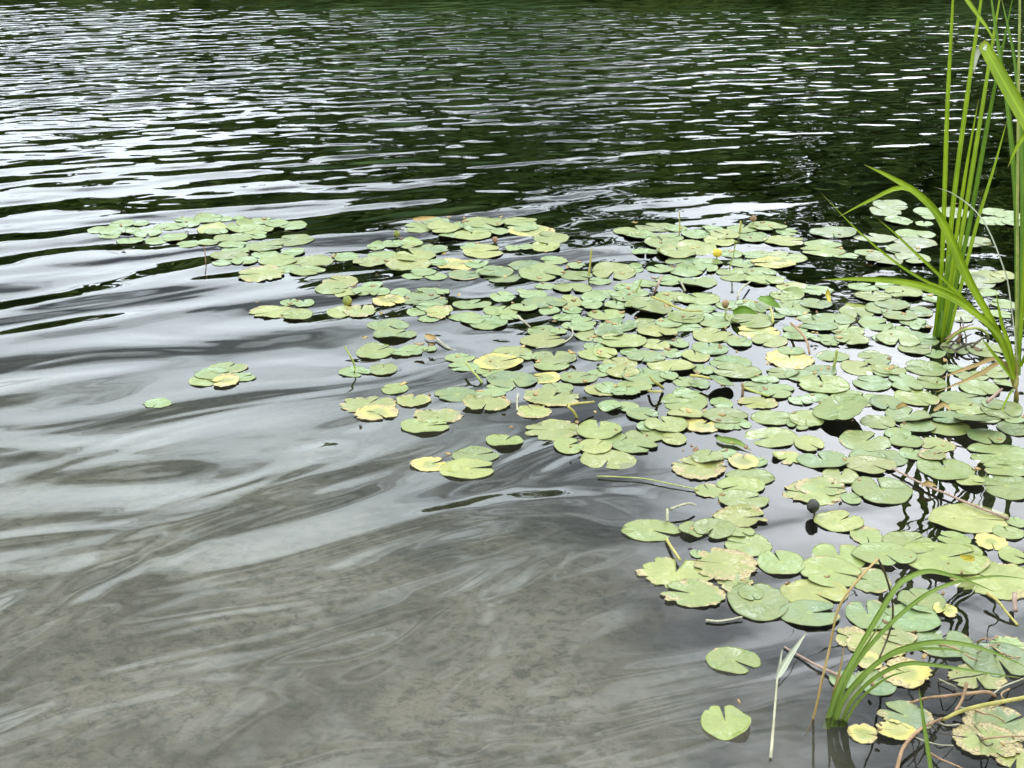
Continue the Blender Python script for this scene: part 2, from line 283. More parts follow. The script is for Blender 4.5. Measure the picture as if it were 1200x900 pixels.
def pad_geometry(rx, ry, rot, notch, ragged, rng, curl, flat=False):
    """verts, faces: a floating leaf with a radial notch, a wavy rim and a thin edge; local +X is the notch"""
    n = 60 if max(rx, ry) > 0.07 else 40
    nw = notch
    rings = (0.10, 0.34, 0.58, 0.80, 0.93, 1.0)
    ph = [rng.uniform(0, 6.28) for _ in range(8)]
    bites = []
    if ragged:
        a0 = rng.uniform(0, 6.28)
        for _ in range(rng.randint(4, 8)):
            bites.append((a0 + rng.gauss(0, 0.9), rng.uniform(0.03, 0.12), rng.uniform(0.05, 0.22)))
        bites.append((a0, rng.uniform(0.3, 0.6), rng.uniform(0.04, 0.18)))
    elif rng.random() < 0.45:
        bites.append((rng.uniform(0, 6.28), rng.uniform(0.04, 0.10), rng.uniform(0.05, 0.15)))
    V, top = [], []
    cr, sr = math.cos(-rot), math.sin(-rot)
    for i in range(n + 1):
        t = nw + (2 * math.pi - 2 * nw) * i / n
        e = min(t - nw, 2 * math.pi - nw - t)
        rad = 1 - 0.16 * math.exp(-(e / 0.16) ** 2)
        rad += 0.025 * math.sin(2 * t + ph[0]) + 0.018 * math.sin(3 * t + ph[1]) + 0.010 * math.sin(7 * t + ph[2])
        if ragged: rad += 0.06 + 0.02 * math.sin(13 * t + ph[3]) + 0.02 * math.sin(23 * t + ph[5]) + rng.uniform(-0.05, 0.035)
        else: rad += rng.uniform(-0.006, 0.006)
        for a, w, d in bites:
            da = (t - a + math.pi) % (2 * math.pi) - math.pi
            rad -= d * math.exp(-(da / w) ** 2)
        rad = max(rad, 0.35)
        for k, f in enumerate(rings):
            # world direction of this spoke, then squeeze to the ellipse, then back to local axes
            a = t
            x, y = math.cos(a) * rad * f, math.sin(a) * rad * f
            wx, wy = x * math.cos(rot) - y * math.sin(rot), x * math.sin(rot) + y * math.cos(rot)
            wx *= rx; wy *= ry
            lx, ly = wx * cr - wy * sr, wx * sr + wy * cr
            s = max(rx, ry)
            z = s * f * f * (0.020 * math.sin(3 * t + ph[4]) + 0.016 * math.sin(5 * t + ph[5]))
            z += s * curl * max(0, f - 0.62) ** 2 * 6 * max(0.0, math.sin(t + ph[6]) * 0.6 + 0.4 * math.sin(2 * t + ph[7]))
            if f > 0.9: z += s * 0.012 * math.sin(11 * t + ph[2]) * (1 if ragged else 0.5)
            V.append((lx, ly, z))
    m = len(rings)
    F = []
    V.append((0, 0, 0)); c = len(V) - 1
    for i in range(n):
        F.append((c, i * m, (i + 1) * m))
        for k in range(m - 1):
            F.append((i * m + k, i * m + k + 1, (i + 1) * m + k + 1, (i + 1) * m + k))
    nt, ft = len(V), len(F)
    th = 0.0022
    V += [(x, y, z - th) for x, y, z in V]
    F += [tuple(j + nt for j in reversed(f)) for f in F]
    edge = [c] + [k for k in range(m)] + [i * m + m - 1 for i in range(1, n + 1)] + [n * m + k for k in range(m - 2, -1, -1)]
    for a, b in zip(edge, edge[1:] + edge[:1]):
        F.append((b, a, a + nt, b + nt))
    return V, F, [0] * ft + [1] * (len(F) - ft)

pads = []
for (ox, oy, s), txt in TILES:
    for e in txt.split(';'):
        p = e.split()
        k = p[4]
        px, py, w, h = ox + float(p[0]) / s, oy + float(p[1]) / s, float(p[2]) / s, float(p[3]) / s
        nd = float(p[5][1:]) if len(p) > 5 else None
        pads.append(dict(px=px, py=py, w=w, h=h, hue=k[0], ragged='r' in k, up='u' in k, notch=nd))
rng = random.Random(41)
for p in pads:
    c = at(p['px'], p['py'], 0.006)
    a, b = at(p['px'], p['py'] - p['h'] / 2, 0.006), at(p['px'], p['py'] + p['h'] / 2, 0.006)
    rx = p['w'] / 2 / pxm(p['py']) * 1.07
    ry = (a.y - b.y) / 2 * 1.12
    ry = min(max(ry, rx * 0.80), rx * 1.25)
    p.update(c=c, rx=rx, ry=ry, area=p['w'] * p['h'])
# layers, so that overlapping pads lie on one another
for i, p in enumerate(pads):
    used = set()
    for q in pads[:i]:
        dx, dy = p['c'].x - q['c'].x, p['c'].y - q['c'].y
        if abs(dx) < (p['rx'] + q['rx']) * 0.97 and (dx / (p['rx'] + q['rx'])) ** 2 + (dy / (p['ry'] + q['ry'])) ** 2 < 0.95:
            used.add(q['layer'])
    L = 0
    while L in used: L += 1
    p['layer'] = L

# ---- labels: landmarks that one can find
ANCH = [
 (125, 272, 'at the outermost tip of the far clump'), (165, 268, 'near the tip of the far clump'), (210, 275, 'behind the thin twin stalk'),
 (262, 258, 'on the far edge behind the twin stalk'), (305, 262, 'along the far clump before dark water'), (268, 300, 'beside the thin twin stalk'),
 (325, 300, 'in the middle of the far clump'), (370, 303, 'on the reed side of the far clump'), (345, 362, 'in the small detached group of four'),
 (250, 438, 'in the tiny lone patch out on grey water'), (183, 470, 'drifting alone below the tiny lone patch'), (408, 340, 'by the olive bud on grey water'), (430, 300, 'below the yellow-green bud'), (505, 268, 'beside the yellow-green bud stalk'),
 (570, 268, 'along the far rim behind the orange leaf'), (625, 275, 'beside the orange leaf'), (490, 315, 'around the long yellow leaf'),
 (560, 318, 'behind the black gap in the pads'), (640, 320, 'between black gap and upright straw'), (715, 322, 'beside the upright yellow straw'),
 (450, 350, 'near the ragged yellow leaf by the gap'), (515, 360, 'at the edge above the open grey water'), (580, 365, 'in front of the black gap'),
 (650, 350, 'in front of the upright yellow straw'), (700, 365, 'on the mat below the upright straw'), (745, 272, 'beside the tall thin peg'),
 (800, 290, 'behind the yellow flower'), (850, 278, 'near the tiny far bud'), (810, 318, 'in front of the yellow flower'), (865, 320, 'by the arching green flower stalk'),
 (760, 345, 'beside the leaning pink stalk'), (815, 365, 'around the long yellow petiole'), (868, 362, 'beside the dark seed head'), (905, 270, 'on the far edge before the dark water'),
 (925, 300, 'near the dark channel behind the mat'), (975, 285, 'under the slim leaning reed blade'), (905, 335, 'beside the dark green curled leaf'), (960, 345, 'around the pale yellow flag leaf'),
 (1045, 250, 'behind the drooping brown reed tip'), (1110, 245, 'behind the tall reed clump'), (1180, 255, 'in the farthest corner behind the reeds'), (1060, 292, 'before the dark channel near the reeds'),
 (1140, 325, 'between the two reed clumps'), (1040, 345, 'under the broad reed leaf'), (430, 395, 'in the pair of slim pads off the mat'), (440, 410, 'by the bent stalk in open water'),
 (480, 410, 'by the star-shaped yellow leaf'), (440, 440, 'near the bent stalk foot'), (460, 465, 'on grey water below the bent stalk'), (430, 475, 'at the rotting pink leaf'),
 (500, 495, 'in the lone pair on open water'), (535, 540, 'in the outermost pair by the rotten leaf'), (590, 515, 'all alone near the outermost pair'), (560, 460, 'under the leaning green stalk'), (575, 420, 'beside the leaning green stalk'),
 (640, 395, 'around the small pale stalk'), (650, 425, 'in the twin notched pair'), (690, 400, 'on the edge of the grey inlet'), (610, 445, 'on the spit above the white stalk'), (650, 465, 'on the spit by the ragged yellow pad'),
 (625, 490, 'at the yellow bent petiole'), (700, 445, 'beside the orange blotched leaf'), (735, 385, 'in the middle of the mat'), (780, 380, 'in the middle mat near the white gap'), (835, 395, 'around the small white gap'),
 (880, 385, 'by the pinkish flat leaf'), (740, 425, 'above the forked brown twig'), (790, 425, 'in the dense mat by the twig'), (725, 455, 'along the edge by the forked twig'), (755, 450, 'touching the forked brown twig'),
 (825, 445, 'by the upright folded pad'), (860, 430, 'by the short brown peg'), (805, 475, 'below the upright folded pad'), (705, 505, 'in the fresh group on the outer edge'), (745, 510, 'behind the floating pale blade'),
 (785, 505, 'beside the yellow pad with brown end'), (850, 495, 'by the yellow pad brown end'), (925, 378, 'by the arching brown stalk'), (930, 420, 'around the big bright yellow pad'), (975, 380, 'on the mat beyond the yellow stub'),
 (980, 425, 'around the yellow-green stub'), (890, 455, 'below the short brown peg'), (960, 455, 'below the yellow-green stub'), (1010, 385, 'beyond the tall reed foot'), (1060, 390, 'beside the tall reed foot'), (1030, 430, 'in front of the tall reed foot'),
 (1075, 440, 'under the dry orange reed leaf'), (1130, 420, 'between reed foot and orange leaf'), (1160, 450, 'by the brown sheathed reed base'), (825, 540, 'in the big ragged cluster on the edge'), (870, 565, 'in the stack above the round pads'),
 (905, 515, 'by the pad with white glare'), (935, 535, 'by the upcurled pad'), (975, 490, 'at the black hollow'), (1015, 515, 'beside the rotten white spot'), (975, 545, 'along the inner dark edge'), (1010, 475, 'on the mat between hollow and reeds'),
 (1065, 485, 'by the curled brown petal'), (1110, 480, 'by the folded upright blue pad'), (1140, 505, 'above the white water gap'), (1180, 490, 'under the reed base reflection'), (1040, 530, 'before the rippled reed reflections'),
 (1100, 535, 'in the white water gap'), (1175, 550, 'above the reddish twig on the reed side'), (1035, 575, 'at the reddish twig end'), (950, 585, 'by the black round pod'), (985, 610, 'below the black round pod'),
 (870, 610, 'in the row of round pads'), (770, 620, 'at the pale bent stalk'), (800, 660, 'in the torn cluster near the shore'), (850, 655, 'on the reed side of the torn cluster'), (880, 640, 'above the torn cluster'), (920, 658, 'beside the heart-shaped notch pad'),
 (975, 660, 'behind the broken orange reed'), (890, 700, 'on the shoreward edge of the mat'), (950, 705, 'crossed by the orange reed'), (1037, 640, 'behind the arching sedge'), (1065, 635, 'below the reed reflections'), (1110, 655, 'with the folded flap above the sedge'),
 (1140, 605, 'below the reddish twig'), (1170, 640, 'by the yellow rotting scraps'), (1170, 680, 'under the sedge leaf tips'), (860, 772, 'floating alone off the mat'), (850, 844, 'floating alone nearest the shore side'),
 (1020, 725, 'behind the sedge blades'), (1080, 715, 'beneath the arching sedge blades'), (1015, 765, 'among the sedge blades'), (1060, 785, 'beneath the drooping sedge leaf'), (1110, 750, 'under the long sedge leaf'), (1170, 770, 'under the drooping leaf ends'),
 (1060, 845, 'at the sedge foot'), (1170, 855, 'below the thick yellow leaf'), (1010, 858, 'in red-brown water at the sedge foot'),
]
ORD = ['', 'second', 'third', 'fourth', 'fifth', 'sixth', 'seventh', 'eighth', 'ninth', 'tenth', 'eleventh', 'twelfth']
pads.sort(key=lambda p: -p['area'])
single, rest = pads[:300], pads[300:]
rad = sorted(p['rx'] for p in single)
lo, hi = rad[len(rad) // 3], rad[2 * len(rad) // 3]
def words_for(p):
    size = 'small' if p['rx'] < lo else 'large' if p['rx'] > hi else 'medium'
    state = 'ragged ' if p['ragged'] else ''
    return f"{size} {state}{HUE[p['hue']]} lily pad"
cells = {}
for p in single:
    a = min(range(len(ANCH)), key=lambda i: (ANCH[i][0] - p['px']) ** 2 + ((ANCH[i][1] - p['py']) * 2.0) ** 2)
    cells.setdefault((a, words_for(p)), []).append(p)
for (a, wd), ps in cells.items():
    ps.sort(key=lambda p: -p['px'])          # the reeds stand on that side
    for i, p in enumerate(ps):
        if len(ps) == 1: p['label'] = f"{wd} {ANCH[a][2]}"
        else: p['label'] = f"{wd} {ANCH[a][2]}, {(ORD[i] + ' from') if i else 'closest to'} reed side"
def pad_shape(p):
    nd = p['notch']
    rot = R(nd) if nd is not None else rng.uniform(0, 2 * math.pi)
    nw = rng.uniform(0.07, 0.16) if nd is not None else rng.choice((0.03, 0.05, 0.09, 0.14))
    big = p['h'] > 14
    curl = rng.choice((0, 0.0, 0.03, 0.03, 0.06, 0.06, 0.10, 0.26))
    V, F, M = pad_geometry(p['rx'], p['ry'], rot, nw, p['ragged'], rng, curl)
    tx, ty = rng.gauss(0, 0.012), rng.gauss(0, 0.012)
    if p['up']: tx, ty = -0.30, 0.10
    z = 0.0022 + 0.0024 * p['layer'] + rng.uniform(0, 0.001)
    if p['up']: z += 0.03
    return rot, V, F, (tx, ty), z, M
for p in single:
    rot, V, F, tilt, z, M = pad_shape(p)
    o = mesh_obj('lily_pad', V, F, PAD, None, True, None, UNDER, M)
    o.location = (p['c'].x, p['c'].y, z)
    o.rotation_euler = (tilt[0], tilt[1], rot)
    c = COLOURS[p['hue']]; f = rng.uniform(0.76, 1.18)
    o.color = (c[0] * f * rng.uniform(0.93, 1.07), c[1] * f, c[2] * f * rng.uniform(0.85, 1.15), 1)
    o['yellowing'] = {'Y': 0.42, 'y': 0.05}.get(p['hue'], 0.0) + (0.13 if p['ragged'] else 0) + max(0, rng.gauss(0.0, 0.06))
    o['decay'] = rng.uniform(0.7, 1.2) * (0.46 if p['hue'] == 'Y' else 0.40) * (1.25 if p['ragged'] else 0.4) + max(0, rng.gauss(0, 0.12))
    o['leaf_radius'] = max(p['rx'], p['ry'])
    tag(o, p['label'], 'lily pad', 'lily pads floating on the pond')
V, F, MM = [], [], []
for p in rest:
    rot, v, f, tilt, z, M = pad_shape(p)
    MM += M
    b = len(V)
    V += [(x * math.cos(rot) - y * math.sin(rot) + p['c'].x, x * math.sin(rot) + y * math.cos(rot) + p['c'].y, zz + z) for x, y, zz in v]
    F += [tuple(j + b for j in q) for q in f]
o = mesh_obj('small_lily_leaves', V, F, PAD, None, True, None, UNDER, MM)
o.color = (0.16, 0.225, 0.08, 1); o['yellowing'] = 0.05; o['decay'] = 0.0; o['leaf_radius'] = 22.0
tag(o, 'smallest lily leaves filling in between the larger pads', None, None, 'stuff')

# ------------------------------------------------------------------ ribbons (reed and sedge blades) and stalks
def ribbon(pts, width, fold=0.25, taper=1.0, n=26, base_w=0.55, thick=0.0007, twist=0.0, tip=0.04):
    """pts: world points; a blade with a folded midrib, widest in its lower part, ending in a point"""
    C = [Vector(p) for p in catmull(pts, n)]
    V, F, UV = [], [], []
    for i, p in enumerate(C):
        t = i / (n - 1)
        d = (C[min(i + 1, n - 1)] - C[max(i - 1, 0)]).normalized()
        view = (Vector((0, 0, CAMH + 0.5)) - p).normalized()
        side = d.cross(Vector((0.15, -1.0, 0.35))).normalized()
        nrm = side.cross(d).normalized()
        if twist:
            a = twist * t
            side, nrm = side * math.cos(a) + nrm * math.sin(a), nrm * math.cos(a) - side * math.sin(a)
        w = width * 0.5 * (base_w + (1 - base_w) * min(1, t / 0.35)) * (1 - max(0, (t - 0.45) / 0.55) ** 1.7 * (1 - tip)) * taper
        for s, q in ((-1, 1), (-0.5, .45), (0, 0), (0.5, .45), (1, 1)):
            V.append(p + side * w * s + nrm * w * fold * q)
            UV.append((0.5 + 0.5 * s, t))
    m = 5
    nt = len(V)
    for i in range(nt):
        k = (i // m)
        d = (C[min(k + 1, n - 1)] - C[max(k - 1, 0)]).normalized()
        side = d.cross(Vector((0.15, -1.0, 0.35))).normalized()
        V.append(V[i] - side.cross(d).normalized() * thick)
    UV = UV + UV
    for i in range(n - 1):
        for k in range(m - 1):
            q = (i * m + k, i * m + k + 1, (i + 1) * m + k + 1, (i + 1) * m + k)
            F.append(q); F.append(tuple(j + nt for j in reversed(q)))
    e = [i * m for i in range(n)] + [(n - 1) * m + k for k in range(1, m)] + [i * m + m - 1 for i in range(n - 2, -1, -1)] + [k for k in range(m - 2, 0, -1)]
    for a, b in zip(e, e[1:] + e[:1]): F.append((b, a, a + nt, b + nt))
    return V, F, UV
def blade(name, pts, width, mat, parent=None, **kw):
    V, F, UV = ribbon(pts, width * 0.84, **kw)
    base = parent.location.copy() if parent is not None else Vector(pts[0])
    o = mesh_obj(name, [v - base for v in V], F, mat, parent)
    if parent is None: o.location = base
    uvl = o.data.uv_layers.new(name='UVMap')
    idx = [0] * len(o.data.loops); o.data.loops.foreach_get('vertex_index', idx)
    flat = []
    for i in idx: flat += UV[i]
    uvl.data.foreach_set('uv', flat)
    return o
def stalk_geo(pts, r0, r1, n=14, rough=0.08, seed=1):
    C = catmull(pts, n)
    rg = random.Random(seed)
    r0, r1 = r0 * 0.72, r1 * 0.72
    rad = [r0 + (r1 - r0) * i / (n - 1) for i in range(n)]
    return tube(C, rad, 7, rough, rg)
def stalk(name, label, cat, pts, r0, r1, mat, group=None, parent=None, n=14):
    V, F = stalk_geo(pts, r0, r1, n, 0.1, int(abs(pts[0][0] * 997)) + len(COL.objects))
    base = parent.location.copy() if parent is not None else Vector(pts[0])
    o = mesh_obj(name, [Vector(v) - base for v in V], F, mat, parent)
    if parent is None:
        o.location = base
        tag(o, label, cat, group)
    return o
def blob(center, r, squash=1.0, seed=0, petals=0):
    rg = random.Random(seed)
    V, F = [], []
    a, b = 12, 8
    for i in range(b + 1):
        th = math.pi * i / b
        for k in range(a):
            ph = 2 * math.pi * k / a
            rr = r * (1 + 0.08 * rg.uniform(-1, 1) + (0.12 * math.cos(petals * ph) * math.sin(th) if petals else 0))
            V.append(Vector(center) + Vector((rr * math.sin(th) * math.cos(ph), rr * math.sin(th) * math.sin(ph), rr * squash * math.cos(th))))
    for i in range(b):
        for k in range(a):
            F.append((i * a + k, (i + 1) * a + k, (i + 1) * a + (k + 1) % a, i * a + (k + 1) % a))
    return V, F

# ---- tall reed clump standing in the lilies
def upright(pxs, y0, dy=0.0):
    """pixel polyline -> world points at forward distance y0, leaning by dy towards the viewer along the way"""
    n = len(pxs)
    return [at_y(p[0], p[1], y0 + dy * i / max(1, n - 1)) for i, p in enumerate(pxs)]
b0 = at(1100, 394)
Y0 = b0.y
root = tag(empty('reed_plant', b0), 'clump of tall straight green reed blades rising out of the lily mat', 'reeds', 'reeds at the water edge')
for pts, w, mt, dy in [
    ([(1094, 397), (1102, 330), (1106, 240), (1110, 120), (1116, 10), (1119, -60)], 0.024, REED, 0.0),
    ([(1098, 398), (1108, 330), (1117, 235), (1132, 120), (1148, 10), (1160, -70)], 0.026, REED, 0.1),
    ([(1102, 397), (1113, 330), (1124, 250), (1135, 180), (1147, 116)], 0.021, REED, -0.1),
    ([(1104, 398), (1117, 330), (1133, 235), (1150, 130), (1166, 30), (1180, -50)], 0.024, REED, 0.15),
    ([(1107, 398), (1120, 335), (1138, 250), (1156, 150), (1174, 60), (1192, -30)], 0.024, REED_DK, -0.1),
    ([(1110, 397), (1126, 335), (1145, 260), (1165, 195), (1181, 138)], 0.020, REED, 0.1),
    ([(1096, 398), (1102, 365), (1108, 330), (1117, 290)], 0.024, REED_DK, -0.05)]:
    pts = [(pts[0][0], pts[0][1] + 3)] + pts[1:]
    blade('leaf', upright(pts, Y0, dy), w, mt, root, fold=0.35, base_w=0.8)
blade('leaf', upright([(1160, -50), (1146, -20), (1130, -8), (1146, 18), (1158, 35), (1166, 52)], Y0, -0.1), 0.022, REED, root)
stalk('stem', None, None, [at(1100, 400, -0.15), at(1101, 396, 0.0), at_y(1106, 350, Y0), at_y(1112, 300, Y0)], 0.010, 0.006, REED_DK, parent=root)

# ---- leafy reed at the right border of the photo
b1 = at(1191, 470)
Y1 = b1.y
root = tag(empty('reed_plant', b1), 'leafy reed with brown sheathed base and broad arching blades at the border', 'reeds', 'reeds at the water edge')
stalk('stem', None, None, [at(1191, 474, -0.2), at(1191, 470, 0.0), at_y(1191, 440, Y1), at_y(1191, 415, Y1)], 0.013, 0.012, SHEATH, parent=root, n=12)
stalk('upper_stem', None, None, [at_y(1191, 418, Y1), at_y(1192, 330, Y1), at_y(1193, 150, Y1), at_y(1196, -60, Y1)], 0.010, 0.005, ST_GREEN, parent=root, n=24)
for pts, w, mt, dy, kw in [
    ([(1191, 452), (1172, 396), (1137, 332), (1105, 262), (1076, 228), (1042, 207), (1013, 193)], 0.036, REED, -0.35, {}),
    ([(1189, 445), (1165, 385), (1128, 320), (1096, 250), (1060, 220), (1017, 236), (983, 254)], 0.026, REED, -0.25, {}),
    ([(1188, 440), (1168, 398), (1128, 350), (1084, 329), (1050, 308), (1007, 272), (962, 226)], 0.013, REED, -0.2, {}),
    ([(1189, 436), (1170, 392), (1130, 358), (1100, 342), (1060, 331), (1010, 327), (962, 328)], 0.034, REED, -0.4, {}),
    ([(1190, 430), (1168, 390), (1128, 349), (1096, 318), (1070, 294), (1047, 272), (1029, 257)], 0.014, REED, -0.2, {}),
    ([(1192, 440), (1191, 340), (1190, 240), (1181, 130), (1166, 30), (1158, -30)], 0.024, REED_DK, 0.1, {}),
    ([(1194, 440), (1197, 320), (1198, 200), (1190, 80), (1172, -10)], 0.026, REED_DK, 0.1, {}),
    ([(1193, 430), (1199, 340), (1204, 240), (1206, 120), (1204, 20), (1210, -60)], 0.028, REED, -0.1, {}),
    ([(1190, 440), (1184, 410), (1174, 380), (1167, 342)], 0.020, REED, -0.1, {}),
    ([(1189, 448), (1176, 430), (1162, 412), (1148, 393)], 0.016, REED, -0.15, {}),
    ([(1192, 452), (1183, 462), (1174, 480), (1168, 497)], 0.010, REED, -0.15, {}),
    ([(1195, 430), (1204, 410), (1216, 370), (1230, 300), (1240, 200)], 0.03, REED, -0.2, {}),
    ([(1193, 445), (1190, 400), (1182, 337), (1177, 317), (1161, 275), (1144, 248), (1117, 227), (1095, 219)], 0.007, PALE, -0.1, {}),
    ([(1189, 456), (1176, 425), (1150, 437), (1131, 446), (1096, 460)], 0.020, DRY, -0.1, {}),
    ([(1189, 450), (1170, 421), (1143, 428), (1120, 436), (1104, 443)], 0.018, DRY, -0.1, {})]:
    blade('leaf', upright(pts, Y1, dy), w, mt, root, fold=0.30, **kw)

# ---- reed rooted just outside the photo, its broad leaf reaching in
b2 = at(1345, 640)
Y2 = b2.y
root = tag(empty('reed_plant', b2), 'reed reaching in beside the border with one broad leaf and bleached bent tip', 'reeds', 'reeds at the water edge')
stalk('stem', None, None, [at(1345, 645, -0.2), b2, at_y(1325, 400, Y2), at_y(1310, 150, Y2), at_y(1300, -150, Y2)], 0.014, 0.006, SHEATH, parent=root, n=20)
blade('leaf', upright([(1322, 340), (1270, 240), (1228, 180), (1198, 134), (1172, 88), (1155, 58), (1150, 50)], Y2, 0.0), 0.052, REED, root, fold=0.12, tip=0.55)
blade('leaf_tip', upright([(1156, 56), (1150, 55), (1145, 64), (1141, 86)], Y2, 0.0), 0.020, PALE, root, fold=0.2, base_w=1.0)
blade('leaf', upright([(1314, 200), (1260, 140), (1222, 138), (1196, 165), (1181, 196)], Y2, 0.0), 0.022, REED, root)
for pts, w in [([(1330, 480), (1300, 300), (1290, 100), (1310, -100)], 0.03), ([(1312, 200), (1350, 60), (1400, 0), (1450, 20)], 0.035),
               ([(1305, 0), (1270, -120), (1240, -180), (1200, -200)], 0.03)]:
    blade('leaf', upright(pts, Y2, 0.1), w, REED, root)

# ---- sedge tuft by the shore
b3 = at(972, 842)
Y3 = b3.y
root = tag(empty('sedge_plant', b3), 'bright green sedge tuft with long arching blades beside the shore', 'sedge')
for pts, w, mt, dy in [
    ([(966, 848), (982, 806), (1002, 768), (1026, 726), (1050, 688), (1066, 676), (1088, 669), (1114, 674), (1140, 683), (1167, 694)], 0.0172, SEDGE, 0.10),
    ([(974, 846), (990, 802), (1010, 768), (1044, 730), (1080, 700), (1108, 686), (1136, 679), (1170, 675), (1206, 679)], 0.0131, SEDGE, 0.12),
    ([(978, 846), (986, 824), (1006, 796), (1040, 768), (1072, 756), (1104, 752), (1140, 757), (1170, 767), (1210, 785)], 0.0164, SEDGE, -0.12),
    ([(984, 846), (996, 824), (1016, 801), (1042, 784), (1066, 777), (1100, 780), (1140, 786), (1206, 796)], 0.0139, SEDGE, -0.15),
    ([(982, 845), (1004, 806), (1030, 776), (1058, 763), (1088, 760), (1120, 762), (1153, 771)], 0.010, SEDGE, -0.05),
    ([(970, 848), (980, 820), (996, 790), (1014, 758), (1034, 728)], 0.012, SEDGE, 0.06),
    ([(988, 846), (1002, 826), (1022, 806), (1044, 792), (1068, 786)], 0.010, SEDGE, -0.2),
    ([(968, 848), (976, 815), (984, 786), (990, 752)], 0.008, DRY, 0.03)]:
    q = upright([(pts[0][0], pts[0][1] + 6)] + pts[1:], Y3, dy)
    blade('leaf', q, w, mt, root, fold=0.35, base_w=0.85, n=34)
blade('sheath', upright([(982, 850), (990, 832), (1000, 815), (1010, 800)], Y3, -0.02), 0.02, PALE, root, base_w=1.0)

# ---- loose stalks, straws, buds
def tops(px0, py0, px1, py1, z1=None):
    """upright thing: foot on the water at the first pixel, top at the second, at the same distance"""
    a = at(px0, py0)
    return [a - Vector((0, 0, 0.12)), a, at_y((px0 + px1) / 2 + 0.4, (py0 + py1) / 2, a.y), at_y(px1, py1, a.y)]
def flat(pts, z=0.02):
    return [at(p[0], p[1], p[2] if len(p) > 2 else z) for p in pts]
G1 = 'bare leaf and flower stalks among the pads'
stalk('lily_stalk', 'thin twin brown stalk standing in water by the far clump', 'stalk', tops(241, 306, 239, 288), 0.005, 0.003, ST_BROWN, G1)
stalk('straw', 'upright yellow straw standing behind the pads by dark water', 'straw', tops(690, 322, 693, 292), 0.008, 0.006, ST_YEL, G1)
stalk('straw', 'tall thin pale peg standing on the far rim of the mat', 'straw', tops(796, 274, 796, 248), 0.006, 0.004, ST_YEL, G1)
stalk('straw', 'short thick pale peg on the far rim near a tiny bud', 'straw', tops(867, 272, 868, 259), 0.009, 0.007, ST_YEL, G1)
stalk('lily_stalk', 'short olive peg leaning over the mat beside the pink stalk', 'stalk', tops(745, 344, 752, 327), 0.007, 0.004, ST_GREEN, G1)
stalk('lily_stalk', 'leaning pinkish stalk over the dark slot in the mat', 'stalk', flat([(767, 342, 0.0), (771, 333, 0.04), (776, 324, 0.05)]), 0.009, 0.007, ST_PINK, G1)
stalk('lily_stalk', 'short whitish stalk leaning by the dark slot in the mat', 'stalk', flat([(803, 341, 0.0), (800, 335, 0.02), (798, 331, 0.03)]), 0.008, 0.006, ST_PALE, G1)
stalk('lily_stalk', 'elbowed pale stalk over the white gap beside the seed head', 'stalk', flat([(879, 330, 0.02), (872, 336, 0.03), (866, 342, 0.03), (865, 347, 0.02), (864, 352, 0.0)]), 0.006, 0.006, ST_PALE, G1)
stalk('lily_stalk', 'long yellow petiole lying across the mat towards an orange leaf', 'stalk', flat([(764, 348, 0.03), (778, 353, 0.04), (792, 360, 0.04), (806, 364, 0.035), (823, 364, 0.03)]), 0.008, 0.006, ST_YEL, G1)
stalk('lily_stalk', 'bent dark olive stalk arching out of open water by its pad', 'stalk', [at(415, 440, -0.08), at(415, 437), at_y(416, 430, at(415, 437).y), at_y(411, 418, at(415, 437).y), at_y(404, 406, at(415, 437).y + .02)], 0.006, 0.005, ST_GREEN, G1)
stalk('lily_stalk', 'leaning olive stalk in front of the big yellow-green pad', 'stalk', flat([(565, 449, 0.0), (560, 442, 0.02), (553, 434, 0.03), (546, 425, 0.04)]), 0.008, 0.006, ST_GREEN, G1)
stalk('lily_stalk', 'small pale stalk bending off the orange blotched leaf into grey water', 'stalk', flat([(607, 371, 0.025), (613, 376, 0.02), (622, 384, -0.005)]), 0.008, 0.005, ST_PALE, G1)
stalk('lily_stalk', 'white stalk running from a floating brown scrap in grey water', 'stalk', flat([(511, 396, 0.01), (518, 402, 0.008), (526, 408, 0.004), (534, 411, -0.01)]), 0.006, 0.005, ST_PALE, G1)
stalk('lily_stalk', 'pale curved stalk just under the surface by the twin notched pads', 'stalk', flat([(670, 384, 0.006), (671, 393, 0.004), (660, 402, 0.003), (645, 406, 0.003), (628, 408, 0.003)]), 0.004, 0.004, ST_PALE, G1)
stalk('lily_stalk', 'white vertical stalk in the water below the spit of pads', 'stalk', flat([(607, 462, 0.006), (606, 470, 0.004), (606, 481, 0.003)]), 0.006, 0.005, ST_PALE, G1)
stalk('lily_stalk', 'yellow bent petiole by the dark inlet with a brown arm', 'stalk', flat([(676, 490, 0.0), (672, 482, 0.03), (666, 476, 0.05), (676, 473, 0.045), (696, 471, 0.03)]), 0.007, 0.006, ST_YEL, G1)
tw = tag(empty('forked_twig', at(768, 452)), 'forked brown and yellow twig standing over the small dark inlet', 'twig')
stalk('branch', None, None, flat([(777, 455, 0.01), (771, 450, 0.05), (765, 446, 0.07), (761, 440, 0.09)]), 0.008, 0.005, ST_YEL, parent=tw)
stalk('branch', None, None, flat([(760, 458, 0.01), (766, 459, 0.03), (776, 459, 0.025)]), 0.007, 0.006, ST_YEL, parent=tw)
stalk('lily_stalk', 'yellow stalk lying against the upright folded pad', 'stalk', flat([(809, 440, 0.03), (820, 441, 0.035), (834, 444, 0.04)]), 0.009, 0.007, ST_YEL, G1)
stalk('lily_stalk', 'short dark brown peg standing in the mat', 'stalk', tops(870, 462, 870, 449), 0.008, 0.007, ST_BROWN, G1)
stalk('lily_stalk', 'olive stalk lying on pads at the short brown peg', 'stalk', flat([(872, 454, 0.03), (884, 459, 0.03), (901, 464, 0.025)]), 0.007, 0.006, ST_GREEN, G1)
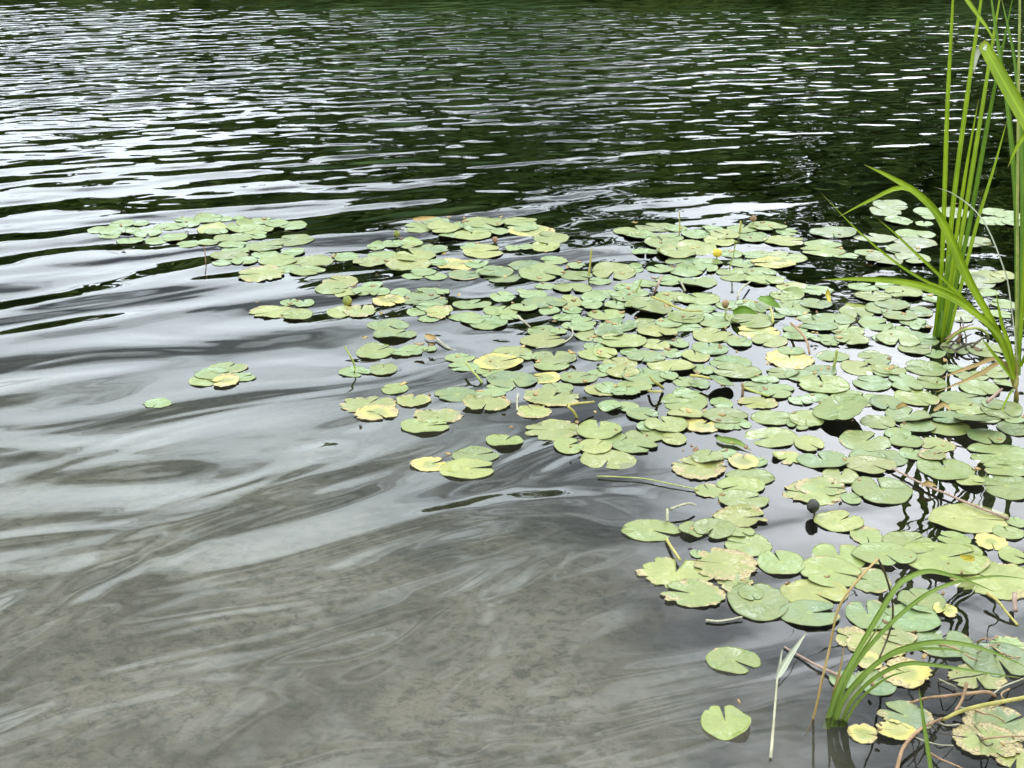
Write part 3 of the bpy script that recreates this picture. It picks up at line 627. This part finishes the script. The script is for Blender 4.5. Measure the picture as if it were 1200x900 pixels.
stalk('lily_stalk', 'arching brown stalk bending over the bright yellow pad', 'stalk', flat([(927, 379, 0.03), (935, 386, 0.05), (942, 394, 0.05), (946, 402, 0.04), (949, 415, 0.01)]), 0.007, 0.007, ST_BROWN, G1)
stalk('lily_stalk', 'slim yellow stalk hanging over pads by dark curled leaves', 'stalk', flat([(903, 361, 0.03), (905, 368, 0.03), (906, 378, 0.025)]), 0.007, 0.006, ST_YEL, G1)
stalk('lily_stalk', 'yellow-green stub standing in a blue water gap', 'stalk', tops(977, 432, 981, 410), 0.009, 0.007, ST_GREEN, G1)
stalk('floating_blade', 'thin pale green blade floating off the edge of the mat', 'blade', flat([(700, 558, 0.006), (725, 559, 0.008), (755, 561, 0.008), (790, 568, 0.008), (819, 574, 0.006)]), 0.0035, 0.003, ST_GREEN, None, n=22)
ps = tag(empty('lily_stalk', at(785, 600)), 'pale elbowed stalk beside the outermost single pad of the row', 'stalk', G1)
stalk('upper_arm', None, None, flat([(815, 592, 0.02), (808, 590, 0.03), (798, 592, 0.03), (785, 597, 0.025)]), 0.005, 0.006, ST_PALE, parent=ps)
stalk('peg', None, None, flat([(782, 597, 0.03), (782, 603, 0.025), (782, 611, 0.012)]), 0.007, 0.007, ST_PALE, parent=ps)
stalk('lower_arm', None, None, flat([(781, 632, 0.006), (786, 640, 0.012), (797, 656, 0.018)]), 0.007, 0.006, ST_YEL, parent=ps)
stalk('straw', 'short white straw floating at the shoreward edge of the mat', 'straw', flat([(827, 727, 0.005), (842, 728, 0.006), (856, 726, 0.006), (870, 723, 0.008)]), 0.005, 0.004, ST_PALE, G1)
stalk('twig', 'long reddish brown twig floating from pad to pad under the reeds', 'twig', flat([(1046, 549, 0.01), (1083, 568, 0.012), (1110, 579, 0.012), (1140, 592, 0.012), (1182, 608, 0.01)]), 0.005, 0.006, ST_PINK, n=20)
stalk('twig', 'short pinkish stick lying at the brown reed base', 'twig', flat([(1157, 471, 0.03), (1165, 464, 0.035), (1174, 456, 0.04)]), 0.010, 0.007, ST_PINK)
br = tag(empty('broken_reed', at(950, 842)), 'broken dry reed with orange near half and black far half', 'reed')
q0 = at(953, 842)
stalk('lower_half', None, None, [at(944, 862, -0.06), q0, at_y(963, 798, q0.y), at_y(972, 760, q0.y + .02), at_y(983, 712, q0.y + .04), at_y(1005, 680, q0.y + .06), at_y(1029, 655, q0.y + .10)], 0.0045, 0.004, DRY, parent=br, n=24)
stalk('upper_half', None, None, [at_y(1029, 655, q0.y + .10), at_y(1037, 672, q0.y + .16), at_y(1045, 700, q0.y + .22), at_y(1046, 725, q0.y + .25), at_y(1040, 748, q0.y + .27), at(1030, 772, 0.01)], 0.004, 0.0035, ST_DARK, parent=br, n=22)
yl = stalk('yellow_lily_stalk', 'thick bright yellow stem sloping out of the water at the shore', 'stem', [at(1098, 846, -0.02), at(1108, 842, 0.01), at_y(1125, 834, at(1108, 842).y - .01), at_y(1150, 827, at(1108, 842).y - .02), at_y(1215, 815, at(1108, 842).y - .04)], 0.006, 0.0075, ST_YEL)
dd = tag(empty('dead_stalk', at(1100, 830)), 'tangled brown dead stalk lying in water beside the yellow stem', 'dead stalk')
stalk('stalk', None, None, flat([(1066, 824, 0.0), (1085, 818, 0.02), (1105, 816, 0.03), (1131, 813, 0.03), (1157, 811, 0.02), (1166, 816, 0.0)]), 0.004, 0.007, ST_BROWN, parent=dd, n=20)
stalk('branch', None, None, flat([(1133, 800, 0.06), (1130, 812, 0.045), (1126, 823, 0.03), (1119, 834, 0.015)]), 0.006, 0.0045, ST_BROWN, parent=dd)
stalk('branch', None, None, flat([(1104, 842, 0.01), (1090, 848, 0.025), (1078, 855, 0.03), (1062, 871, 0.025), (1055, 885, 0.02), (1050, 908, 0.0)]), 0.0045, 0.007, ST_BROWN, parent=dd, n=18)
q1 = at(1094, 930)
blade('grass_blade', [q1, at_y(1089, 890, q1.y), at_y(1082, 845, q1.y), at_y(1077, 806, q1.y)], 0.012, SEDGE, None, fold=0.3, base_w=0.8)
tag(COL.objects[-1], 'single thin green blade sticking up in front of the dead stalk', 'grass blade')
wl = tag(empty('dead_reed_shoot', at(903, 887)), 'bleached white reed shoot floating with two pale leaves', 'reed shoot')
stalk('stem', None, None, flat([(903, 888, 0.004), (906, 855, 0.010), (908, 830, 0.012), (911, 794, 0.014)]), 0.0055, 0.004, ST_PALE, parent=wl)
blade('leaf', flat([(910, 796, 0.016), (917, 783, 0.022), (927, 767, 0.026), (946, 740, 0.030)]), 0.026, PALE, wl, fold=0.1, base_w=0.35)
blade('leaf', flat([(911, 795, 0.016), (913, 784, 0.022), (917, 760, 0.026)]), 0.012, PALE, wl, fold=0.1, base_w=0.5)
stalk('twig', 'pale bare twig slanting under the orange broken reed', 'twig', flat([(919, 758, 0.004), (940, 770, 0.006), (958, 780, 0.008), (986, 793, 0.012)]), 0.003, 0.006, ST_PINK)
stalk('straw', 'thin yellow straw lying in dark water under the sedge tips', 'straw', flat([(1157, 695, 0.03), (1170, 705, 0.025), (1180, 718, 0.015), (1193, 733, 0.0)]), 0.006, 0.005, ST_YEL, G1)
stalk('lily_stalk', 'short reddish stalk at the edge of the ragged pad under sedge tips', 'stalk', flat([(1189, 696, 0.03), (1189, 705, 0.03), (1190, 716, 0.02)]), 0.010, 0.009, ST_PINK, G1)
stalk('lily_stalk', 'arched yellow-green stalk bending over beside the tall reed foot', 'stalk', flat([(1109, 402, 0.0), (1119, 393, 0.05), (1131, 386, 0.09), (1148, 385, 0.09), (1157, 392, 0.05), (1158, 398, 0.0)]), 0.009, 0.007, ST_GREEN, G1, n=18)
stalk('lily_stalk', 'short reddish stub between the two reed clumps', 'stalk', tops(1123, 402, 1126, 383), 0.012, 0.008, ST_BROWN, G1)

dr = tag(empty('dead_reed', at(1126, 405)), 'tangle of broken brown reed stubs lying at the foot of the tall clump', 'dead reed')
rg = random.Random(21)
dt = tag(empty('dead_stalk', at(1150, 800)), 'thin brown strands of dead grass tangled in the dark water corner', 'dead stalk')
for k in range(16):
    ax, ay = rg.uniform(1085, 1200), rg.uniform(745, 895)
    an, L = rg.uniform(-0.9, 0.9) + (1.57 if rg.random() < .3 else 0), rg.uniform(25, 75)
    P3 = flat([(ax + math.cos(an) * L * (f - .5) + rg.uniform(-5, 5), ay + math.sin(an) * L * .6 * (f - .5) + rg.uniform(-4, 4), 0.004 + 0.05 * rg.random() * math.sin(3.14 * f)) for f in (0, .33, .66, 1)])
    stalk('strand', None, None, P3, rg.uniform(.002, .0045), rg.uniform(.0015, .003), rg.choice((ST_BROWN, ST_BROWN, ST_DARK, ST_PALE)), parent=dt, n=16)
rg = random.Random(3)
for (ax, ay, bx, by) in [(1108, 398, 1140, 380), (1112, 408, 1128, 392), (1120, 410, 1145, 402), (1132, 410, 1126, 384), (1138, 408, 1160, 396), (1118, 400, 1150, 411), (1104, 406, 1122, 414), (1126, 372, 1132, 396)]:
    a, b = at(ax, ay, 0.005), at(bx, by, rg.uniform(0.01, 0.06))
    stalk('stub', None, None, [a, (a + b) / 2 + Vector((rg.uniform(-.01, .01), rg.uniform(-.01, .01), rg.uniform(0, .02))), b], rg.uniform(.004, .008), rg.uniform(.003, .006), rg.choice((ST_BROWN, ST_DARK, ST_DARK)), parent=dr)

def bud(name, label, cat, px, py, r, foot, mat, st=ST_GREEN, petals=0, part='bud'):
    f = at(*foot)
    root = tag(empty(name, f), label, cat)
    c = at_y(px, py, f.y)
    stalk('stalk', None, None, [f - Vector((0, 0, .1)), f, (f + c) / 2 + Vector((0.004, 0, 0)), c], 0.005, 0.004, st, parent=root)
    V, F = blob(c - f, r, 1.15, int(px), petals)
    mesh_obj(part, V, F, mat, root)
    return root, c - f
bud('lily_bud', 'small yellow-green bud at the far edge of the pads', 'flower bud', 465, 274, 0.016, (465, 279), BUD)
bud('lily_bud', 'olive bud lying on the pads beside grey water', 'flower bud', 407, 353, 0.022, (407, 357), BUD)
bud('lily_bud', 'tiny brown bud on the farthest rim of the mat', 'flower bud', 883, 256, 0.016, (882, 264), ST_BROWN)
bud('lily_bud', 'reddish brown bud just behind the orange leaf', 'flower bud', 580, 281, 0.015, (580, 285), ST_BROWN)
bud('dry_seedpod', 'dark brown seed head on a short stalk in the mat', 'seed head', 850, 356, 0.017, (849, 373), ST_BROWN)
bud('seed_pod', 'black round pod above a stalk beside dark rippled water', 'seed pod', 953, 593, 0.020, (954, 605), POD, ST_DARK)
r_, c_ = bud('arching_flower_stalk', 'arching green flower stalk bare at the tip above the mat', 'stalk', 862, 284, 0.008, (855, 314), BUD)
# yellow water-lily flower
f = at(840, 304)
root = tag(empty('yellow_flower', f), 'small yellow water lily flower among far pads', 'flower')
stalk('stalk', None, None, [f - Vector((0, 0, .1)), f, f + Vector((0, 0, .02))], 0.005, 0.004, ST_GREEN, parent=root)
for k in range(5):
    a = 2 * math.pi * k / 5
    V, F = blob((math.cos(a) * 0.012, math.sin(a) * 0.012, 0.034), 0.012, 1.5, k)
    mesh_obj('petal', V, F, PETAL, root)
# loose blades and scraps lying on the mat
def loose(label, pts, w, mat, cat='leaf', name='fallen_leaf', **kw):
    o = blade(name, flat(pts, 0.03), w, mat, None, **kw)
    tag(o, label, cat)
loose('dark green curled leaf lying by the white gap in the mat', [(889, 349, .03), (900, 352, .05), (915, 361, .03)], 0.05, REED_DK)
loose('long dark green curled leaf lying over pads near the seed head', [(859, 366, .03), (872, 363, .05), (888, 368, .03)], 0.04, REED_DK)
loose('olive sliver of leaf lying on bright pads under the broad reed leaf', [(991, 356, .03), (1004, 358, .035), (1018, 359, .03)], 0.02, ST_GREEN)
loose('pale yellow flag leaf standing upright in the far mat', [(972, 354, .03), (970, 346, .05), (970, 338, .08)], 0.03, YELLOW)
loose('brown curled petal lying on a bluish pad before the reeds', [(1050, 478, .035), (1058, 474, .05), (1064, 477, .035)], 0.02, DRY)
loose('orange curled scrap on the pads in front of the dry reed leaf', [(1094, 481, .035), (1106, 474, .05), (1114, 482, .035)], 0.022, DRY)
loose('orange leaf scrap caught on the reddish twig', [(1080, 569, .02), (1088, 566, .03), (1098, 570, .02)], 0.02, DRY)
loose('floating brown scrap of leaf in grey water', [(498, 393, .01), (505, 395, .015), (512, 396, .01)], 0.03, DRY)
loose('tiny green leaf bit with stalk floating in the dark inlet', [(840, 513, .01), (852, 516, .012), (866, 519, .01), (880, 528, .005)], 0.03, SEDGE)
loose('orange brown leaf sunk at the far edge behind the bud', [(484, 257, .01), (496, 256, .03), (512, 254, .02)], 0.03, DRY)
loose('yellow rotten strip on the pad with the fold', [(1125, 652, .03), (1140, 655, .035), (1128, 656, .03)], 0.02, YELLOW)

# crumbs of rotten leaf caught between the pads
rg = random.Random(9)
V, F = [], []
for i in range(260):
    p = rg.choice(pads)
    if p['px'] < 420 and rg.random() < 0.6: continue
    a = rg.uniform(0, 6.28); f = rg.uniform(0.75, 1.1)
    cx, cy = p['c'].x + math.cos(a) * p['rx'] * f, p['c'].y + math.sin(a) * p['ry'] * f
    sz = rg.uniform(0.005, 0.016) * (0.55 if p['py'] > 540 else 1.0); an = rg.uniform(0, 6.28); n0 = len(V)
    k = rg.randint(5, 7); z = 0.022 + rg.uniform(0, .008)
    for zz in (0.004, 0.0):
        for j in range(k):
            t = 6.283 * j / k; r = sz * rg.uniform(0.5, 1.0)
            u, v = r * math.cos(t) * 1.7, r * math.sin(t) * 0.8
            V.append((cx + u * math.cos(an) - v * math.sin(an), cy + u * math.sin(an) + v * math.cos(an), z + zz + rg.uniform(-.002, .004) + abs(u) * 0.35))
    F.append(tuple(n0 + j for j in range(k))); F.append(tuple(n0 + k + j for j in reversed(range(k))))
    for j in range(k): F.append((n0 + (j + 1) % k, n0 + j, n0 + k + j, n0 + k + (j + 1) % k))
LIT = mat_stalk('rotten_leaf', (0.16, 0.085, 0.035, 1), (0.44, 0.31, 0.12, 1), 22, 0.7, (0.03, 0.018, 0.01, 1), 0.7)
tag(mesh_obj('leaf_litter', V, F, LIT), 'brown and yellow crumbs of rotten leaf caught between the pads', None, None, 'stuff')

# ------------------------------------------------------------------ setting: bed, water, far bank
def sm(a, b, x):
    t = min(1, max(0, (x - a) / (b - a))); return t * t * (3 - 2 * t)
def bed_z(x, y):
    if y < 1.6: return 0.0 + (1.6 - y) * 0.16
    d = (y - 1.6) * 0.10 + 0.035 * max(0, y - 4) ** 1.5
    return -min(d, 4.0) if y < 50 else -4.0 + 5.0 * sm(50, 62, y)
ys = [-12, -8, -5, -3, -2, -1, -.4, 0, .4, .8, 1.2] + [1.4 + 0.12 * i for i in range(50)] + [7.5 + 0.8 * i for i in range(16)] + [21 + 3 * i for i in range(15)]
xs = [-95, -60, -40, -25, -15, -10, -7] + [-5 + 0.15 * i for i in range(67)] + [6, 8, 11, 16, 26, 42, 62, 95]
rg = random.Random(5)
V = [(x, y, bed_z(x, y) + 0.02 * math.sin(2.3 * x + 1.1 * y) * math.sin(1.7 * y - x) * (1 if y > 2 else .5) + rg.uniform(-.003, .003)) for y in ys for x in xs]
nx = len(xs)
F = [(j * nx + i, j * nx + i + 1, (j + 1) * nx + i + 1, (j + 1) * nx + i) for j in range(len(ys) - 1) for i in range(nx - 1)]
m = bpy.data.materials.new('pond_mud'); N = NT(m)
geo = N.n('ShaderNodeNewGeometry'); P = geo.outputs['Position']
s = N.n('ShaderNodeSeparateXYZ', i_0=P)
n1 = N.noise(P, 2.2, 6, 0.62); n2 = N.noise(P, 22, 6, 0.72, 0.4); n3 = N.noise(P, 90, 3, 0.6)
c = N.mix(N.ramp(n1, 0.38, 0.62), (0.160, 0.142, 0.104, 1), (0.275, 0.245, 0.188, 1))
c = N.mix(N.ramp(n2, 0.44, 0.66, 0, 0.70), c, (0.072, 0.074, 0.048, 1))
c = N.mix(N.ramp(n3, 0.56, 0.70, 0, 0.45), c, (0.055, 0.05, 0.035, 1))
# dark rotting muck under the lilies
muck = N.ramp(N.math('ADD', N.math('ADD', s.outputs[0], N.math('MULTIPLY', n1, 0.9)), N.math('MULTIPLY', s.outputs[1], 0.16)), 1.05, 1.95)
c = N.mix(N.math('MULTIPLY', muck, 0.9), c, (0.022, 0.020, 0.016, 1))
bm = N.n('ShaderNodeBump', i_Strength=0.7, i_Distance=0.03, i_Height=n2)
p = N.n('ShaderNodeBsdfPrincipled', i_Base__Color=c, i_Roughness=0.9, i_Normal=bm.outputs[0])
N.out(p.outputs[0])
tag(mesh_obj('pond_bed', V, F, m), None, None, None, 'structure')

# water: a closed body with a rippled surface
wm = bpy.data.materials.new('pond_water'); N = NT(wm)
P = N.n('ShaderNodeNewGeometry').outputs['Position']
s = N.n('ShaderNodeSeparateXYZ', i_0=P); X, Y = s.outputs[0], s.outputs[1]
def stretched(angle, sx, sy, off):
    m0 = N.n('ShaderNodeMapping'); N.t.links.new(P, m0.inputs[0])
    m0.inputs['Rotation'].default_value = (0, 0, R(angle))
    mp = N.n('ShaderNodeMapping'); N.t.links.new(m0.outputs[0], mp.inputs[0])
    mp.inputs['Scale'].default_value = (sx, sy, 1); mp.inputs['Location'].default_value = (off, off * .7, off * 1.37)
    return mp.outputs[0]
edge = N.math('ADD', Y, N.math('MULTIPLY', X, -0.80))
wob = N.noise(P, 0.35, 2, 0.5)
edge = N.math('ADD', edge, N.math('MULTIPLY', N.math('SUBTRACT', wob, 0.5), 3.0))
wind = N.math('ADD', N.ramp(edge, 4.9, 7.9, 0.0, 0.66), N.ramp(Y, 7.5, 13.0, 0.0, 0.55))
wind = N.math('MULTIPLY', wind, N.ramp(Y, 18.2, 15.6, 0.12, 1.0))
gust = N.ramp(N.noise(P, 0.22, 2, 0.5), 0.35, 0.65, 0.75, 1.25)
wind = N.math('MULTIPLY', wind, gust)
wind = N.math('MULTIPLY', wind, N.ramp(N.math('DIVIDE', X, Y), 0.10, 0.30, 1.0, 0.74))    # lee of the reeds
r1 = N.noise(stretched(-26, 0.95, 3.1, 3.1), 1.0, 0.0, 0.45, 0.25)
r2 = N.noise(stretched(-20, 2.4, 5.2, 9.7), 1.0, 0.5, 0.5, 0.3)
r3 = N.noise(stretched(-10, 5.0, 8.5, 17.0), 1.0, 0.5, 0.5, 0.2)
h = N.math('MULTIPLY', r1, N.ramp(Y, 6.6, 9.5, 0.108, 0.018))
h = N.math('ADD', h, N.math('MULTIPLY', r2, N.ramp(Y, 5.6, 8.6, 0.010, 0.030)))
h = N.math('ADD', h, N.math('MULTIPLY', r3, N.ramp(Y, 6.5, 11.5, 0.0008, 0.022)))
h = N.math('MULTIPLY', h, wind)
# slow swell and calm swirls close to the shore
q1 = N.noise(stretched(-27, 0.95, 1.9, 31.0), 1.0, 1.7, 0.42, 1.0)
q2 = N.noise(stretched(-24, 1.0, 3.6, 45.0), 1.0, 0.0, 0.5, 0.6)
calm = N.ramp(X, 1.2, -0.2, 0.35, 1.0)
h2 = N.math('MULTIPLY', N.math('ADD', N.math('MULTIPLY', q1, N.ramp(Y, 3.6, 5.2, 0.036, 0.020)), N.math('MULTIPLY', q2, 0.006)), calm)
h = N.math('ADD', h, h2)
# tiny tremor between the pads
h = N.math('ADD', h, N.math('MULTIPLY', N.noise(P, 9.0, 1, 0.5), N.ramp(X, 0.2, 1.4, 0.0, 0.0016)))
bm = N.n('ShaderNodeBump', i_Strength=1.0, i_Distance=1.0, i_Height=h)
fr = N.n('ShaderNodeFresnel', i_IOR=1.333, i_Normal=bm.outputs[0])
gl = N.n('ShaderNodeBsdfGlossy', i_Roughness=0.0, i_Normal=bm.outputs[0]); gl.inputs['Color'].default_value = (1, 1, 1, 1)
tr = N.n('ShaderNodeBsdfTransparent')
mx = N.n('ShaderNodeMixShader', i_0=fr.outputs[0])
N.t.links.new(tr.outputs[0], mx.inputs[1]); N.t.links.new(gl.outputs[0], mx.inputs[2])
va = N.n('ShaderNodeVolumeAbsorption', i_Density=1.5); va.inputs['Color'].default_value = (0.50, 0.52, 0.42, 1)
N.out(mx.outputs[0], va.outputs[0])
x0, x1, y0, y1, zb = -92, 92, 0.0, 64, -5.5
V = [(x0, y0, 0), (x1, y0, 0), (x1, y1, 0), (x0, y1, 0), (x0, y0, zb), (x1, y0, zb), (x1, y1, zb), (x0, y1, zb)]
F = [(0, 1, 2, 3), (7, 6, 5, 4), (0, 4, 5, 1), (1, 5, 6, 2), (2, 6, 7, 3), (3, 7, 4, 0)]
tag(mesh_obj('water', V, F, wm, smooth=False), None, None, None, 'structure')

# far bank: a wooded hill, low at one end and steep at the other (seen only mirrored)
def skyline(az):                              # elevation of the tree tops in degrees
    return 8.8 + 9.0 * sm(-18, -2, az) + 0.5 * math.sin(az * 0.35) - 2.0 * sm(-22, -50, -az)
fm = bpy.data.materials.new('hill_ground'); N = NT(fm)
P = N.n('ShaderNodeNewGeometry').outputs['Position']
c = N.mix(N.ramp(N.noise(P, 0.4, 5, 0.6), 0.4, 0.6), (0.03, 0.07, 0.012, 1), (0.06, 0.10, 0.02, 1))
N.out(N.n('ShaderNodeBsdfPrincipled', i_Base__Color=c, i_Roughness=0.95).outputs[0])
V, F = [], []
azs = [-80 + 4 * i for i in range(41)]
dist = [58, 64, 72, 84, 100, 130, 200]
for az in azs:
    for k, d in enumerate(dist):
        hgt = math.tan(R(skyline(az))) * 84 * 0.72 * sm(56, 90, d) - 0.3
        V.append((math.sin(R(az)) * d, math.cos(R(az)) * d, hgt))
nd = len(dist)
F = [(i * nd + k, (i + 1) * nd + k, (i + 1) * nd + k + 1, i * nd + k + 1) for i in range(len(azs) - 1) for k in range(nd - 1)]
tag(mesh_obj('hills', V, F, fm), None, None, None, 'structure')
lm = bpy.data.materials.new('wood_foliage'); N = NT(lm)
P = N.n('ShaderNodeNewGeometry').outputs['Position']
c = N.mix(N.ramp(N.noise(P, 0.25, 4, 0.6), 0.35, 0.65), (0.040, 0.085, 0.005, 1), (0.095, 0.145, 0.011, 1))
N.out(N.n('ShaderNodeBsdfPrincipled', i_Base__Color=c, i_Roughness=0.8).outputs[0])
rg = random.Random(77)
V, F = [], []
for i in range(230):
    az = rg.uniform(-62, 62)
    d = rg.choice((60, 64, 70, 76, 82, 86)) + rg.uniform(-2, 2)
    ground = math.tan(R(skyline(az))) * 84 * 0.72 * sm(56, 90, d) - 0.3
    hh = math.tan(R(skyline(az))) * d * rg.uniform(0.82, 1.04) - ground if d > 78 else rg.uniform(4, 8)
    hh = max(3.0, hh)
    w = hh * rg.uniform(0.32, 0.5) + 0.8
    cx, cy, cz = math.sin(R(az)) * d, math.cos(R(az)) * d, ground + hh * 0.55
    for k in range(110):
        u = Vector((rg.gauss(0, 1), rg.gauss(0, 1), rg.gauss(0, 1))).normalized() * rg.uniform(0.55, 1.0)
        c = Vector((cx + u.x * w, cy + u.y * w, cz + u.z * hh * 0.5))
        a = Vector((rg.gauss(0, 1), rg.gauss(0, 1), rg.gauss(0, 1))).normalized()
        b = a.cross(Vector((rg.gauss(0, 1), rg.gauss(0, 1), rg.gauss(0, 1)))).normalized()
        sz = rg.uniform(0.35, 0.9)
        n0 = len(V)
        V += [c - a * sz - b * sz * .6, c + a * sz - b * sz * .5, c + a * sz * .8 + b * sz * .6, c - a * sz * .7 + b * sz * .7]
        F.append((n0, n0 + 1, n0 + 2, n0 + 3))
tag(mesh_obj('far_wood', V, F, lm, smooth=False), 'dark green wood along the far bank mirrored in the pond', None, None, 'stuff')

# ------------------------------------------------------------------ sky, sun, camera
SUN_EL, SUN_AZ = 54.0, 38.0                    # azimuth clockwise from the view direction: ahead, to the right
w = bpy.data.worlds.new('World'); SC.world = w; N = NT(w)
sky = N.n('ShaderNodeTexSky', sky_type='NISHITA', sun_disc=False, sun_elevation=R(SUN_EL), sun_rotation=R(SUN_AZ))
D = N.n('ShaderNodeTexCoord').outputs['Generated']
ds = N.n('ShaderNodeSeparateXYZ', i_0=D)
az_ = N.math('ARCTAN2', ds.outputs[0], ds.outputs[1])
el = N.math('ARCSINE', ds.outputs[2])
cv = N.n('ShaderNodeCombineXYZ', i_0=N.math('MULTIPLY', az_, 2.2), i_1=N.math('MULTIPLY', el, 6.0), i_2=0.3).outputs[0]
c1 = N.noise(cv, 1.5, 4, 0.5, 0.4)
c2 = N.noise(cv, 4.2, 3, 0.5, 0.6)
cc = N.math('ADD', N.math('MULTIPLY', c1, 0.58), N.math('MULTIPLY', c2, 0.42))
def lump(azd, eld, raz, rel):
    a = N.math('DIVIDE', N.math('SUBTRACT', az_, R(azd)), R(raz))
    b = N.math('DIVIDE', N.math('SUBTRACT', el, R(eld)), R(rel))
    return N.math('EXPONENT', N.math('MULTIPLY', N.math('ADD', N.math('MULTIPLY', a, a), N.math('MULTIPLY', b, b)), -1.0))
# thinner, darker cloud ahead at mid height; brighter banks to both sides
bias = N.math('MULTIPLY', N.ramp(el, R(26.5), R(31)), N.ramp(el, R(60), R(46), 0.0, -0.045))
bias = N.math('ADD', bias, N.math('MULTIPLY', lump(16, 25, 8, 6), 0.30))
bias = N.math('ADD', bias, N.math('MULTIPLY', lump(5, 30, 11, 5), -0.16))
bias = N.math('ADD', bias, N.math('MULTIPLY', lump(-13, 18, 18, 8), 0.13))
k = N.math('ADD', cc, bias)
cloud = N.mix(N.ramp(k, 0.38, 0.60), (9.0, 10.2, 10.8, 1), (35.0, 39.0, 41.5, 1))
cloud = N.mix(lump(17.5, 25, 7.5, 6.5), cloud, (78.0, 80.0, 84.0, 1))     # extra-bright cloud patch, added to whiten the water between reed-side pads
col = N.mix(N.ramp(k, 0.30, 0.44, 0.55, 1.0), sky.outputs[0], cloud)
bg = N.n('ShaderNodeBackground', i_0=col, i_1=0.1)
o = N.t.nodes.new('ShaderNodeOutputWorld'); N.t.links.new(bg.outputs[0], o.inputs[0])

sd = bpy.data.lights.new('sun', 'SUN'); sd.energy = 1.1; sd.angle = R(12); sd.color = (1.0, 0.95, 0.86)
so = bpy.data.objects.new('sun', sd); COL.objects.link(so)
d = Vector((math.sin(R(SUN_AZ)) * math.cos(R(SUN_EL)), math.cos(R(SUN_AZ)) * math.cos(R(SUN_EL)), math.sin(R(SUN_EL))))
so.rotation_euler = (-d).to_track_quat('-Z', 'Y').to_euler()

cd = bpy.data.cameras.new('camera'); co = bpy.data.objects.new('camera', cd); COL.objects.link(co)
cd.sensor_width = 36; cd.lens = 36 * FPX / 1200; cd.clip_start = 0.05; cd.clip_end = 1000
co.location = (0, 0, CAMH); co.rotation_euler = (math.pi / 2 - PITCH, 0, 0)
SC.camera = co
SC.view_settings.view_transform = 'Standard'; SC.view_settings.look = 'None'
SC.view_settings.exposure = 0.16; SC.view_settings.gamma = 1.0; SC.view_settings.use_curve_mapping = False
cy = SC.cycles
cy.use_denoising = True
cy.max_bounces = 8; cy.transparent_max_bounces = 12; cy.glossy_bounces = 4; cy.diffuse_bounces = 3
cy.caustics_reflective = False; cy.caustics_refractive = False
